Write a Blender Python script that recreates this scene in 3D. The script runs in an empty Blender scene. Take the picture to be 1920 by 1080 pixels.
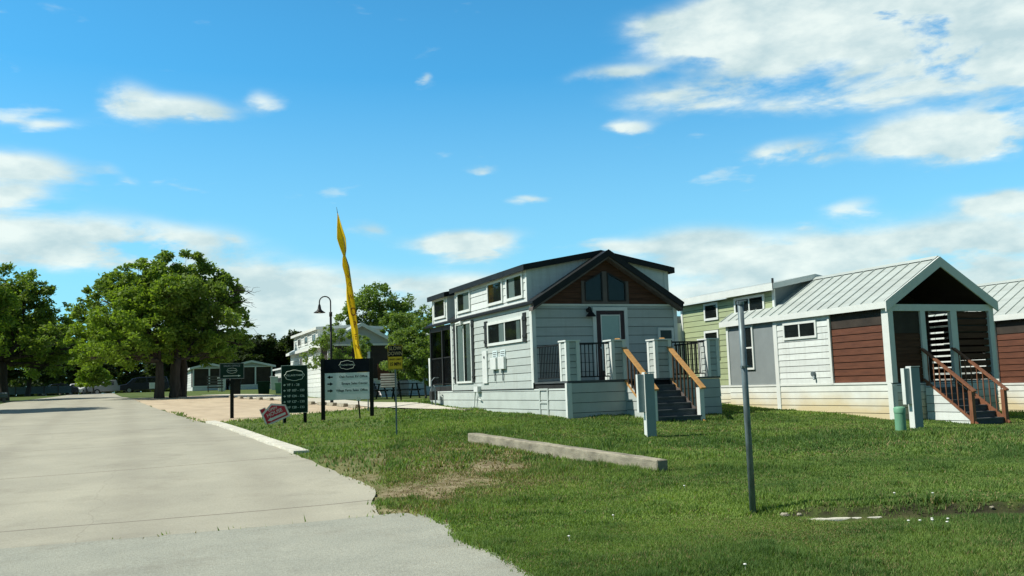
import bpy, math, random
import numpy as np
from mathutils import Vector, Matrix
R = math.radians
random.seed(7)
NPR = np.random.RandomState(11)
SC = bpy.context.scene
COL = SC.collection

# ------------------------------------------------------------------ camera
cam_d = bpy.data.cameras.new('camera'); cam = bpy.data.objects.new('camera', cam_d); COL.objects.link(cam)
YAW, PIT, ROL = R(22.815), R(6.065), R(-1.9275)
fw = Vector((math.sin(YAW)*math.cos(PIT), math.cos(YAW)*math.cos(PIT), math.sin(PIT)))
ri = Vector((math.cos(YAW), -math.sin(YAW), 0)); upv = ri.cross(fw)
rr = ri*math.cos(ROL)+upv*math.sin(ROL); uu = -ri*math.sin(ROL)+upv*math.cos(ROL)
M = Matrix((rr, uu, -fw)).transposed().to_4x4(); M.translation = (0, 0, 1.45)
cam.matrix_world = M
cam_d.sensor_width = 36; cam_d.lens = 36*1727.09/1920
cam_d.clip_start = .1; cam_d.clip_end = 3000
SC.camera = cam

# ------------------------------------------------------------------ exposure, sun, sky
SC.view_settings.view_transform = 'Standard'; SC.view_settings.look = 'None'
SC.view_settings.exposure = .1; SC.view_settings.gamma = 1
SUN_EL = R(50); SUN_AZ = R(-77)          # azimuth clockwise from +Y
sl = bpy.data.lights.new('sun', 'SUN'); sl.energy = 5.0; sl.angle = R(.6); sl.color = (1, .965, .86)
so = bpy.data.objects.new('sun', sl); COL.objects.link(so)
tosun = Vector((math.sin(SUN_AZ)*math.cos(SUN_EL), math.cos(SUN_AZ)*math.cos(SUN_EL), math.sin(SUN_EL)))
so.rotation_euler = tosun.to_track_quat('Z', 'Y').to_euler(); so.location = (-20, 5, 30)

W = bpy.data.worlds.new('World'); SC.world = W; W.use_nodes = True
nt = W.node_tree; nt.nodes.clear()
def N(t, **k):
    n = nt.nodes.new(t)
    for a, b in k.items(): setattr(n, a, b)
    return n
def mth(op, a, b=None, c=None, clamp=False):
    n = N('ShaderNodeMath', operation=op); n.use_clamp = clamp
    for i, v in enumerate((a, b, c)):
        if v is None: continue
        if isinstance(v, (int, float)): n.inputs[i].default_value = v
        else: nt.links.new(v, n.inputs[i])
    return n.outputs[0]
sky = N('ShaderNodeTexSky'); sky.sky_type = 'NISHITA'; sky.sun_disc = False
sky.sun_elevation = SUN_EL; sky.sun_rotation = SUN_AZ; sky.altitude = 50; sky.air_density = 1.0; sky.dust_density = .6; sky.ozone_density = 3.0
tint = N('ShaderNodeMix', data_type='RGBA', blend_type='MULTIPLY'); tint.inputs[0].default_value = 1
nt.links.new(sky.outputs[0], tint.inputs[6]); tint.inputs[7].default_value = (.52, 1.60, 1.82, 1)
tc = N('ShaderNodeTexCoord'); sx = N('ShaderNodeSeparateXYZ')
nrm = N('ShaderNodeVectorMath', operation='NORMALIZE'); nt.links.new(tc.outputs['Generated'], nrm.inputs[0]); nt.links.new(nrm.outputs[0], sx.inputs[0])
az = mth('MULTIPLY', mth('ARCTAN2', sx.outputs[0], sx.outputs[1]), 180/math.pi)
el = mth('MULTIPLY', mth('ARCSINE', sx.outputs[2]), 180/math.pi)
def noise(scale, detail, rough, vs, off=0, dist=0):
    mp = N('ShaderNodeMapping'); mp.inputs['Scale'].default_value = vs; mp.inputs['Location'].default_value = (off, off*.7, off*.3)
    nt.links.new(nrm.outputs[0], mp.inputs[0])
    n = N('ShaderNodeTexNoise'); n.inputs['Scale'].default_value = scale; n.inputs['Detail'].default_value = detail
    n.inputs['Roughness'].default_value = rough; n.inputs['Distortion'].default_value = dist
    nt.links.new(mp.outputs[0], n.inputs[0]); return n
nz1 = noise(7, 7, .58, (1, 1, 3.0), 3.1, .25); nz2 = noise(16, 6, .55, (1, 1, 2.2), 8.4)
# the clouds: soft banks at the bearings they stand at (azimuth, elevation, spreads in degrees, amount)
BANKS = [(45.5,20.5,9.8,2.1,1.6),(38.5,21.0,3.5,1.6,1.0),(51.2,16.9,6.1,1.97,1.2),(40.6,19.8,3.95,1.69,.9),(36.0,17.3,4.73,.9,.75),(42.8,16.1,3.87,.79,.5),(49.5,13.3,5.45,1.02,1.1),(46.7,13.3,2.45,.62,.7),(39.8,13.2,2.32,.62,.85),(42.2,7.3,9.63,1.35,.72),(50.4,7.2,5.35,1.1,.7),(34.1,8.3,3.49,.99,.7),(43.8,9.5,1.48,.56,.7),(51.3,9.3,2.42,.62,.8),(29.2,8.3,1.61,.51,.6),(20.2,9.1,3.23,.68,.9),(24.0,11.5,1.14,.39,.55),(.1,16.8,1.44,1.07,.85),(3.1,16.7,2.36,.73,.9),(-4.0,15.3,1.93,.51,.5),(7.9,17.4,1.17,.62,.5),(17.6,19.0,.51,.34,.45),(29.9,18.9,2.67,.45,.6),(30.6,15.8,1.43,.39,.55),(21.0,13.5,.93,.28,.35),(32.6,21.7,1.71,.51,.4),(-5.5,12.8,2.59,.85,.95),(-5.8,11.2,2.03,.68,.85),(-3.9,9.1,6.99,1.35,.95),(2.6,8.5,4.29,1.18,.8),(8.4,7.0,5.35,1.13,.6),(13.6,9.9,1.21,.51,.4),(0,12.4,.76,.28,.3),(-1.2,13.0,1.09,.34,.3),(6.3,4.8,5.86,1.69,.7),(20.8,6.1,5.34,1.13,.55),(27.4,5.2,10.66,1.4,.45),(46.1,4.8,10.65,1.4,.6),(14.2,4.3,7.98,1.97,.6),
 (-60,14,20,4,.9),(-120,25,18,4,.7),(110,18,20,4,.8),(80,24,14,5,.9),(75,8,12,3,.9)]
azn = mth('ADD', az, mth('MULTIPLY', mth('SUBTRACT', nz2.outputs[0], .5), 3.2))
eln = mth('ADD', el, mth('MULTIPLY', mth('SUBTRACT', nz1.outputs[0], .5), 2.6))
tot = None
for a, e, sa, se, am in BANKS:
    dx = mth('MULTIPLY', mth('SUBTRACT', azn, a), 1/sa); dy = mth('MULTIPLY', mth('SUBTRACT', eln, e), 1/se)
    d2 = mth('ADD', mth('MULTIPLY', dx, dx), mth('MULTIPLY', dy, dy))
    g = mth('MULTIPLY', mth('EXPONENT', mth('MULTIPLY', d2, -1.0)), am)
    tot = g if tot is None else mth('ADD', tot, g)
dens = mth('MULTIPLY', tot, mth('ADD', mth('MULTIPLY', mth('SUBTRACT', nz1.outputs[0], .5), 4.8), 1.12))
puff = N('ShaderNodeMapRange', interpolation_type='SMOOTHSTEP'); nt.links.new(noise(11, 5, .5, (1, 1, 3.4), 21.3, .1).outputs[0], puff.inputs[0]); puff.inputs[1].default_value = .60; puff.inputs[2].default_value = .76; puff.inputs[4].default_value = .38
dens = mth('ADD', dens, puff.outputs[0])
mr = N('ShaderNodeMapRange', interpolation_type='SMOOTHSTEP'); nt.links.new(dens, mr.inputs[0])
mr.inputs[1].default_value = .06; mr.inputs[2].default_value = .78; mr.inputs[3].default_value = 0; mr.inputs[4].default_value = .93
# lighter, milkier air low down
hz = N('ShaderNodeMapRange'); nt.links.new(el, hz.inputs[0]); hz.inputs[1].default_value = 0; hz.inputs[2].default_value = 19
hz.inputs[3].default_value = .62; hz.inputs[4].default_value = 0
mx0 = N('ShaderNodeMix', data_type='RGBA'); nt.links.new(hz.outputs[0], mx0.inputs[0]); nt.links.new(tint.outputs[2], mx0.inputs[6]); mx0.inputs[7].default_value = (4.6, 7.2, 7.9, 1)
cc = N('ShaderNodeMix', data_type='RGBA')
cr = N('ShaderNodeMapRange'); nt.links.new(nz2.outputs[0], cr.inputs[0]); cr.inputs[1].default_value = .35; cr.inputs[2].default_value = .65
nt.links.new(cr.outputs[0], cc.inputs[0]); cc.inputs[6].default_value = (5.2, 6.7, 6.9, 1); cc.inputs[7].default_value = (8.3, 9.2, 8.7, 1)
mx = N('ShaderNodeMix', data_type='RGBA'); nt.links.new(mr.outputs[0], mx.inputs[0]); nt.links.new(mx0.outputs[2], mx.inputs[6]); nt.links.new(cc.outputs[2], mx.inputs[7])
# the mostly unseen upper sky is dimmed to lower the fill light
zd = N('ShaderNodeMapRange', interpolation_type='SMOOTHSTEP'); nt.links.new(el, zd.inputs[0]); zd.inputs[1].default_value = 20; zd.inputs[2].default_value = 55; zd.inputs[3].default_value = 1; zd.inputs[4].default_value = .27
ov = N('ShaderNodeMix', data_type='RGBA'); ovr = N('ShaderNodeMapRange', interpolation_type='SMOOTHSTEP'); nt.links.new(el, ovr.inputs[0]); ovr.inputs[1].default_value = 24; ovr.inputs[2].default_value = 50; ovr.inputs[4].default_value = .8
nt.links.new(ovr.outputs[0], ov.inputs[0]); nt.links.new(mx.outputs[2], ov.inputs[6]); ov.inputs[7].default_value = (5.4, 6.2, 6.9, 1)   # grey veil added overhead, out of view, to keep fill neutral
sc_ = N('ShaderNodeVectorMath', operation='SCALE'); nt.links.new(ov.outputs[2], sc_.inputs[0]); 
# and the unseen sky behind the camera is dimmed to darken front walls
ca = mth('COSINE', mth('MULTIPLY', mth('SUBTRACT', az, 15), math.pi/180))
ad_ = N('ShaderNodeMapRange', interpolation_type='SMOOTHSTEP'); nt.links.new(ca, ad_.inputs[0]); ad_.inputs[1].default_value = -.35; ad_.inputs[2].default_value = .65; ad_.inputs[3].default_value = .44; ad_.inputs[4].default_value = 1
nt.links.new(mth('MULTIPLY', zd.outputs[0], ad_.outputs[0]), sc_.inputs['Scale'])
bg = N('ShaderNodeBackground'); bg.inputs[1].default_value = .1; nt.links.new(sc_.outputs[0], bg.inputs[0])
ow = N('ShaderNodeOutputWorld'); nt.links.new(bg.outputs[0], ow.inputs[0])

# ------------------------------------------------------------------ helpers
def mat(name, col, rough=.7, var=.12, scale=3.0, bump=0.0, bscale=40, metal=0, col2=None, stretch=(1, 1, 1), spec=.4, leaf=0, detail=5, isl=0):
    m = bpy.data.materials.new(name); m.use_nodes = True; t = m.node_tree; t.nodes.clear()
    L = t.links.new
    out = t.nodes.new('ShaderNodeOutputMaterial'); b = t.nodes.new('ShaderNodeBsdfPrincipled')
    b.inputs['Roughness'].default_value = rough; b.inputs['Metallic'].default_value = metal; b.inputs['Specular IOR Level'].default_value = spec
    tcn = t.nodes.new('ShaderNodeTexCoord'); mp = t.nodes.new('ShaderNodeMapping'); mp.inputs['Scale'].default_value = stretch
    L(tcn.outputs['Object'], mp.inputs[0])
    n = t.nodes.new('ShaderNodeTexNoise'); n.inputs['Scale'].default_value = scale; n.inputs['Detail'].default_value = detail; n.inputs['Roughness'].default_value = .6
    L(mp.outputs[0], n.inputs[0])
    rp = t.nodes.new('ShaderNodeMapRange'); rp.inputs[1].default_value = .3; rp.inputs[2].default_value = .7; L(n.outputs[0], rp.inputs[0])
    mxn = t.nodes.new('ShaderNodeMix'); mxn.data_type = 'RGBA'
    c2 = col2 if col2 else tuple(c*(1-2*var) for c in col)
    c1 = col if col2 else tuple(min(1, c*(1+var)) for c in col)
    mxn.inputs[6].default_value = (*c1, 1); mxn.inputs[7].default_value = (*c2, 1)
    if leaf:
        ge = t.nodes.new('ShaderNodeNewGeometry'); ad = t.nodes.new('ShaderNodeMath'); ad.operation = 'MULTIPLY_ADD'
        L(ge.outputs['Random Per Island'], ad.inputs[0]); ad.inputs[1].default_value = .6; ml = t.nodes.new('ShaderNodeMath'); ml.operation = 'MULTIPLY'
        L(rp.outputs[0], ml.inputs[0]); ml.inputs[1].default_value = .4; L(ml.outputs[0], ad.inputs[2]); L(ad.outputs[0], mxn.inputs[0])
    else: L(rp.outputs[0], mxn.inputs[0])
    colout = mxn.outputs[2]
    if isl:
        gi = t.nodes.new('ShaderNodeNewGeometry'); ri_ = t.nodes.new('ShaderNodeMapRange'); L(gi.outputs['Random Per Island'], ri_.inputs[0]); ri_.inputs[3].default_value = 1-isl; ri_.inputs[4].default_value = 1+isl*.4
        vs_ = t.nodes.new('ShaderNodeVectorMath'); vs_.operation = 'SCALE'; L(colout, vs_.inputs[0]); L(ri_.outputs[0], vs_.inputs['Scale']); colout = vs_.outputs[0]
        # faint streaks of dirt running down the boards
        md_ = t.nodes.new('ShaderNodeMapping'); md_.inputs['Scale'].default_value = (9, 9, .8); L(tcn.outputs['Object'], md_.inputs[0]); nd_ = t.nodes.new('ShaderNodeTexNoise'); nd_.inputs['Scale'].default_value = 1; nd_.inputs['Detail'].default_value = 6; L(md_.outputs[0], nd_.inputs[0])
        rd_ = t.nodes.new('ShaderNodeMapRange'); L(nd_.outputs[0], rd_.inputs[0]); rd_.inputs[1].default_value = .5; rd_.inputs[2].default_value = .75; rd_.inputs[4].default_value = .22
        xd_ = t.nodes.new('ShaderNodeMix'); xd_.data_type = 'RGBA'; L(rd_.outputs[0], xd_.inputs[0]); L(colout, xd_.inputs[6]); xd_.inputs[7].default_value = (.30, .30, .25, 1); colout = xd_.outputs[2]
    L(colout, b.inputs['Base Color'])
    if bump:
        nb = t.nodes.new('ShaderNodeTexNoise'); nb.inputs['Scale'].default_value = bscale; nb.inputs['Detail'].default_value = 4; L(mp.outputs[0], nb.inputs[0])
        bp = t.nodes.new('ShaderNodeBump'); bp.inputs['Strength'].default_value = bump; bp.inputs['Distance'].default_value = .02
        L(nb.outputs[0], bp.inputs['Height']); L(bp.outputs[0], b.inputs['Normal'])
    if leaf:
        tr = t.nodes.new('ShaderNodeBsdfTranslucent'); hs = t.nodes.new('ShaderNodeMix'); hs.data_type = 'RGBA'; hs.blend_type = 'MULTIPLY'; hs.inputs[0].default_value = 1
        L(mxn.outputs[2], hs.inputs[6]); hs.inputs[7].default_value = (1.5, 1.6, .5, 1); L(hs.outputs[2], tr.inputs[0])
        ms = t.nodes.new('ShaderNodeMixShader'); ms.inputs[0].default_value = leaf; L(b.outputs[0], ms.inputs[1]); L(tr.outputs[0], ms.inputs[2]); L(ms.outputs[0], out.inputs[0])
    else: L(b.outputs[0], out.inputs[0])
    return m
def glass(name, tintc=(.5, .56, .56), refl=.0):
    m = bpy.data.materials.new(name); m.use_nodes = True; t = m.node_tree; t.nodes.clear(); L = t.links.new
    out = t.nodes.new('ShaderNodeOutputMaterial'); tr = t.nodes.new('ShaderNodeBsdfTransparent'); tr.inputs[0].default_value = (*tintc, 1)
    gl = t.nodes.new('ShaderNodeBsdfGlossy'); gl.inputs['Roughness'].default_value = .03; gl.inputs[0].default_value = (.75, .8, .8, 1)
    lw = t.nodes.new('ShaderNodeLayerWeight'); pw = t.nodes.new('ShaderNodeMath'); pw.operation = 'POWER'; L(lw.outputs['Facing'], pw.inputs[0]); pw.inputs[1].default_value = 4
    ad = t.nodes.new('ShaderNodeMath'); ad.operation = 'MULTIPLY_ADD'; L(pw.outputs[0], ad.inputs[0]); ad.inputs[1].default_value = .55; ad.inputs[2].default_value = .05+refl
    ms = t.nodes.new('ShaderNodeMixShader'); L(ad.outputs[0], ms.inputs[0]); L(tr.outputs[0], ms.inputs[1]); L(gl.outputs[0], ms.inputs[2]); L(ms.outputs[0], out.inputs[0])
    return m
def stain_mat(name, white, tan, z0, z1):
    # white skirting boards with splashed-up clay staining that has its own ragged outline
    m = mat(name, white, .75, .06, 2.0, .15, 60); t = m.node_tree; L = t.links.new
    b = [n for n in t.nodes if n.type == 'BSDF_PRINCIPLED'][0]; src = b.inputs['Base Color'].links[0].from_socket
    tcn = t.nodes.new('ShaderNodeTexCoord'); s = t.nodes.new('ShaderNodeSeparateXYZ'); L(tcn.outputs['Object'], s.inputs[0])
    n = t.nodes.new('ShaderNodeTexNoise'); n.inputs['Scale'].default_value = 1.3; n.inputs['Detail'].default_value = 5; L(tcn.outputs['Object'], n.inputs[0])
    a = t.nodes.new('ShaderNodeMath'); a.operation = 'MULTIPLY_ADD'; L(n.outputs[0], a.inputs[0]); a.inputs[1].default_value = .7; L(s.outputs[2], a.inputs[2])
    r = t.nodes.new('ShaderNodeMapRange'); L(a.outputs[0], r.inputs[0]); r.inputs[1].default_value = z0+.35; r.inputs[2].default_value = z1+.35; r.inputs[3].default_value = .85; r.inputs[4].default_value = 0
    x = t.nodes.new('ShaderNodeMix'); x.data_type = 'RGBA'; L(r.outputs[0], x.inputs[0]); L(src, x.inputs[6]); x.inputs[7].default_value = (*tan, 1); L(x.outputs[2], b.inputs['Base Color'])
    return m

class MB:
    def __init__(s): s.v = []; s.f = []; s.m = []; s.mi = 0
    def poly(s, pts):
        b = len(s.v); s.v += [tuple(p) for p in pts]; s.f.append(tuple(range(b, b+len(pts)))); s.m.append(s.mi); return s
    def hexa(s, p):   # 8 pts: bottom 0-3, top 4-7
        b = len(s.v); s.v += [tuple(q) for q in p]
        for f in ((3, 2, 1, 0), (4, 5, 6, 7), (0, 1, 5, 4), (1, 2, 6, 5), (2, 3, 7, 6), (3, 0, 4, 7)):
            s.f.append(tuple(b+i for i in f)); s.m.append(s.mi)
        return s
    def box(s, x0, x1, y0, y1, z0, z1):
        return s.hexa([(x0, y0, z0), (x1, y0, z0), (x1, y1, z0), (x0, y1, z0), (x0, y0, z1), (x1, y0, z1), (x1, y1, z1), (x0, y1, z1)])
    def beam(s, p0, p1, w, h, up=(0, 0, 1)):
        p0, p1 = Vector(p0), Vector(p1); d = (p1-p0).normalized(); up = Vector(up)
        if abs(d.dot(up)) > .98: up = Vector((0, 1, 0))
        a = d.cross(up).normalized()*w/2; b = a.cross(d).normalized()*h/2
        return s.hexa([p0-a-b, p0+a-b, p1+a-b, p1-a-b, p0-a+b, p0+a+b, p1+a+b, p1-a+b])
    def tube(s, pts, rad, n=8, cap=True):
        pts = [Vector(p) for p in pts]
        if isinstance(rad, (int, float)): rad = [rad]*len(pts)
        b0 = len(s.v); prev = None
        for i, p in enumerate(pts):
            d = (pts[min(i+1, len(pts)-1)]-pts[max(i-1, 0)]).normalized()
            if prev is None: a = d.orthogonal().normalized()
            else:
                a = prev-d*prev.dot(d); a = a.normalized() if a.length > 1e-6 else d.orthogonal().normalized()
            prev = a; c = d.cross(a)
            for k in range(n):
                t = 2*math.pi*k/n; s.v.append(tuple(p+(a*math.cos(t)+c*math.sin(t))*rad[i]))
        for i in range(len(pts)-1):
            for k in range(n):
                s.f.append((b0+i*n+k, b0+i*n+(k+1) % n, b0+(i+1)*n+(k+1) % n, b0+(i+1)*n+k)); s.m.append(s.mi)
        if cap:
            s.f.append(tuple(b0+k for k in range(n))[::-1]); s.m.append(s.mi)
            e = b0+(len(pts)-1)*n; s.f.append(tuple(e+k for k in range(n))); s.m.append(s.mi)
        return s
    def prism(s, pts, vec):
        vec = Vector(vec); a = [Vector(p) for p in pts]; n = len(a); b = len(s.v)
        s.v += [tuple(p) for p in a]+[tuple(p+vec) for p in a]
        s.f.append(tuple(b+i for i in range(n))[::-1]); s.m.append(s.mi); s.f.append(tuple(b+n+i for i in range(n))); s.m.append(s.mi)
        for i in range(n): s.f.append((b+i, b+(i+1) % n, b+n+(i+1) % n, b+n+i)); s.m.append(s.mi)
        return s
    def lathe(s, prof, c=(0, 0, 0), n=20):
        b = len(s.v)
        for r_, z in prof:
            for k in range(n):
                t = 2*math.pi*k/n; s.v.append((c[0]+r_*math.cos(t), c[1]+r_*math.sin(t), c[2]+z))
        for i in range(len(prof)-1):
            for k in range(n): s.f.append((b+i*n+k, b+i*n+(k+1) % n, b+(i+1)*n+(k+1) % n, b+(i+1)*n+k)); s.m.append(s.mi)
        return s
    def build(s, name, mats, parent=None, smooth=False, bevel=0, label=None, loc=None):
        me = bpy.data.meshes.new(name); me.from_pydata(s.v, [], s.f)
        if not isinstance(mats, (list, tuple)): mats = [mats]
        for m in mats: me.materials.append(m)
        if len(mats) > 1: me.polygons.foreach_set('material_index', s.m)
        if smooth: me.polygons.foreach_set('use_smooth', [True]*len(me.polygons))
        me.update(); o = bpy.data.objects.new(name, me); COL.objects.link(o)
        if parent: o.parent = parent
        if label: o['label'] = label
        if loc: o.location = loc
        if bevel:
            md = o.modifiers.new('bevel', 'BEVEL'); md.width = bevel; md.segments = 2; md.limit_method = 'ANGLE'
        return o
def build_parts(mb, name, mats, parent):
    # every separate piece becomes a part of its own
    n = len(mb.v); par = list(range(n))
    def fd(a):
        while par[a] != a: par[a] = par[par[a]]; a = par[a]
        return a
    for f in mb.f:
        for q in f[1:]: par[fd(q)] = fd(f[0])
    gr = {}
    for f in mb.f: gr.setdefault(fd(f[0]), []).append(f)
    for fs in gr.values():
        ids = sorted({i for f in fs for i in f}); mp = {i: k for k, i in enumerate(ids)}; m2 = MB(); m2.v = [mb.v[i] for i in ids]; m2.f = [tuple(mp[i] for i in f) for f in fs]; m2.m = [0]*len(fs); m2.build(name, mats, parent)
def tag(o, label, cat, group=None, kind=None):
    if label: o['label'] = label
    if cat: o['category'] = cat
    if group: o['group'] = group
    if kind: o['kind'] = kind
    return o
def thing(name, label, cat, loc=(0, 0, 0), rotz=0, group=None):
    o = bpy.data.objects.new(name, None); COL.objects.link(o); o.location = loc; o.rotation_euler = (0, 0, rotz); o.empty_display_size = .3
    return tag(o, label, cat, group)
def kids(o): return [c for c in bpy.data.objects if c.parent == o]
def copy_tree(o, parent=None):
    c = o.copy(); COL.objects.link(c); c.parent = parent
    for ch in kids(o): copy_tree(ch, c)
    return c
def text_obj(name, body, size, m, parent, loc, rot, align='CENTER', ext=.002, bold=0.0, sx=1):
    cu = bpy.data.curves.new(name, 'FONT'); cu.body = body; cu.size = size; cu.align_x = align; cu.align_y = 'CENTER'; cu.extrude = ext; cu.offset = bold
    cu.resolution_u = 3
    t = bpy.data.objects.new('tmp', cu); COL.objects.link(t)
    me = bpy.data.meshes.new_from_object(t.evaluated_get(bpy.context.evaluated_depsgraph_get())); bpy.data.objects.remove(t)
    me.materials.clear(); me.materials.append(m)
    o = bpy.data.objects.new(name, me); COL.objects.link(o); o.parent = parent; o.location = loc; o.rotation_euler = rot; o.scale = (sx, 1, 1)
    return o

# ------------------------------------------------------------------ ground
CTRL = [(0,0,0),(3,6.6,0),(-3,8,0),(2.7,10.4,.02),(8,3,0),(15,5,.05),(-10,10,0),(25,8,.05),(5.67,7.6,.13),(6.66,11,.17),(6,16.7,.41),(9.5,15.8,.35),(15.1,14.5,.28),
 (5.4,19.65,.40),(3,17.4,.36),(2.4,28.5,.63),(5.94,30.3,.55),(7.44,29.7,.60),(3.3,32.5,.68),(4.7,28.7,.55),(9.64,19.73,.66),(13.94,19.73,.57),(9.64,30.4,1.02),(12,18.4,.44),
 (17.67,17.71,.27),(17.67,22.1,.50),(21.2,17.7,.22),(24,17.7,.13),(19,16.2,.12),(30,20,.1),(18,30,.8),(2.5,61,1.47),(-2.2,99,2.05),(8.25,40,.93),(-6.3,68,1.56),(8.6,50,1.15),(7.2,66,1.45),(12,39,.97),(10.6,52.3,1.1),(14,51,1.05),
 (10.3,77.5,1.5),(10,98,2.0),(16,97,1.95),(0,118,2.05),(0,150,2.1),(60,100,1.6),(60,20,.2),(-60,100,1.9),(-60,0,0),(0,-50,0),(40,-20,0),(-8,30,.65),(-12,50,1.2),(300,300,1.6),(-300,300,1.8),(300,-200,0),(-300,-200,0),(0,500,1.6),(1.2,43,1.0),(9.3,27.5,.80),(7,30,.72)]
CT = np.array(CTRL, float)
def _phi(r): return np.sqrt(r*r+4.0)
_D = np.sqrt(((CT[:, None, :2]-CT[None, :, :2])**2).sum(2)); _A = _phi(_D)
_n = len(CT); _K = np.zeros((_n+1, _n+1)); _K[:_n, :_n] = _A-np.eye(_n)*.35; _K[:_n, _n] = 1; _K[_n, :_n] = 1
_w = np.linalg.solve(_K, np.append(CT[:, 2], 0))
def G(x, y):
    x = np.asarray(x, float); y = np.asarray(y, float); sh = x.shape; p = np.stack([x.ravel(), y.ravel()], 1); out = np.empty(len(p))
    for i in range(0, len(p), 20000):
        q = p[i:i+20000]; d = np.sqrt(((q[:, None, :]-CT[None, :, :2])**2).sum(2)); out[i:i+20000] = _phi(d) @ _w[:_n]+_w[_n]
    return out.reshape(sh)
def g(x, y): return float(G(np.array([x]), np.array([y]))[0])
_ph = NPR.rand(40)*6.28; _fx = NPR.randn(40); _fy = NPR.randn(40); _fm = np.exp(NPR.rand(40)*2.2-1.2)
def ripple(x, y, s=1.0):
    o = 0
    for i in range(40):
        k = _fm[i]/s; o = o+np.sin((_fx[i]*x+_fy[i]*y)*k+_ph[i])/(1+_fm[i])
    return o/6
def inpoly(x, y, poly):
    r = np.zeros(x.shape, bool); n = len(poly)
    for i in range(n):
        x0, y0 = poly[i]; x1, y1 = poly[(i+1) % n]
        c = ((y0 > y) != (y1 > y)) & (x < (x1-x0)*(y-y0)/(y1-y0+1e-12)+x0); r ^= c
    return r
ROAD_R = [(2.66,10.385),(2.80,11.2),(3.02,12.0),(3.10,12.6),(3.0,14.1),(2.85,16.4),(2.82,17.4),(2.75,20),(2.32,28.5),(1.7,36),(1.16,43),(.5,55),(0,67),(-1.2,99),(-1.5,135)]
ROAD_L = [(-12,10.385),(-10,16),(-7.6,25),(-6.8,35),(-6.4,45),(-6.3,58),(-6.3,68),(-4.6,99),(-4.9,135)]
APRON_R = [(3.3,-8),(2.85,4),(2.86,6.6),(2.98,7.6),(2.93,8.5),(3.12,9.3),(3.1,10.1),(2.9,10.38)]
def lerp_line(line, t, ax=1):
    for a, b in zip(line, line[1:]):
        if a[ax] <= t <= b[ax]: k = (t-a[ax])/(b[ax]-a[ax]+1e-9); return a[0]+(b[0]-a[0])*k
    return line[-1][0] if t > line[-1][ax] else line[0][0]
GRAVEL = [(2.0,35.5),(2.38,30.4),(3.05,30.9),(4.08,32.1),(5.25,33.1),(6.4,33.2),(7.5,32.6),(8.05,32.2),(8.0,38.8),(7.5,46.4),(6.1,56),(5.5,66),(2.9,63.5),(.3,60.6),(1.2,44.7)]
DRIVE_N = [(9.4,26.3),(9.1,27.4),(8.8,28.6),(8.0,32),(7.95,38.8),(7.45,46.4),(5.9,57),(5.2,74)]
DRIVE_F = [(9.45,26.4),(9.42,28),(9.38,29.6),(9.35,31.3),(9.6,36),(9.8,43),(9.7,51),(8.4,76)]
road_poly = ROAD_R+ROAD_L[::-1]; apron_poly = APRON_R+[(-25,10.38),(-25,-8)]; drive_poly = DRIVE_N+DRIVE_F[::-1]
KERB = [(2.98,17.3),(2.92,20),(2.50,28.4),(2.42,30.4)]
kerb_poly = [(2.78,17.3),(2.7,20),(2.28,28.4),(2.2,30.6),(2.55,30.6),(2.62,28.4),(3.06,20),(3.12,17.3)]
def pave(x, y): return inpoly(x, y, road_poly)|inpoly(x, y, apron_poly)|inpoly(x, y, drive_poly)|inpoly(x, y, GRAVEL)|inpoly(x, y, kerb_poly)
def bare(x, y):   # 1 where the dry worn verge is
    d = np.exp(-(((x-3.95)/1.6)**2+((y-13.2)/2.7)**2)**2)+.8*np.exp(-((x-5.6)/.55)**2-((y-14.6)/2.4)**2)+np.exp(-(((x-3.1)/.6)**2+((y-10.9)/.9)**2)**2)
    d = d*(.85+.5*ripple(x*1.0, y*1.0, .6)+.25*ripple(x+9, y*1.3, .25))
    return np.clip(d*(.75+.8*ripple(x*1.7+3, y*1.1, .32)), 0, 1)
def axis(segs):
    o = []
    for a, b, st in segs: o += list(np.arange(a, b, st))
    return np.array(o+[segs[-1][1]])
gx = axis([(-600,-100,50),(-100,-30,10),(-30,-2,1.0),(-2,13,.16),(13,34,.5),(34,100,6),(100,600,50)])
gy = axis([(-300,-50,50),(-50,2,4),(2,5,.5),(5,20,.14),(20,36,.35),(36,75,1.0),(75,160,4),(160,900,40)])
GX, GY = np.meshgrid(gx, gy)
pv = pave(GX, GY)
def _dd(x, y): return x*.3877+y*.9218+.035*np.sin(x*3.1)+.02*np.sin(x*7)
def culv(x, y): return np.exp(-((_dd(x, y)-8.72)/.17)**2)*np.clip((x-5.75)/.3, 0, 1)*np.clip((16-x)/3, 0, 1)
def lawn(x, y):
    near = np.exp(-(np.hypot(x, y)/30)**4)
    return G(x, y)+near*(.022*(ripple(x, y, .5)+.8)+.010*ripple(x+4, y, .18))-.05*culv(x, y)+.085*(1/(1+np.exp(-(_dd(x, y)-8.93)/.035)))*np.exp(-np.clip(_dd(x, y)-8.95, 0, 9)/1.6)*np.clip((x-5.75)/.4, 0, 1)*np.clip((16-x)/3, 0, 1)
GZ = np.where(pv, G(GX, GY)-.035, lawn(GX, GY))
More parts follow.
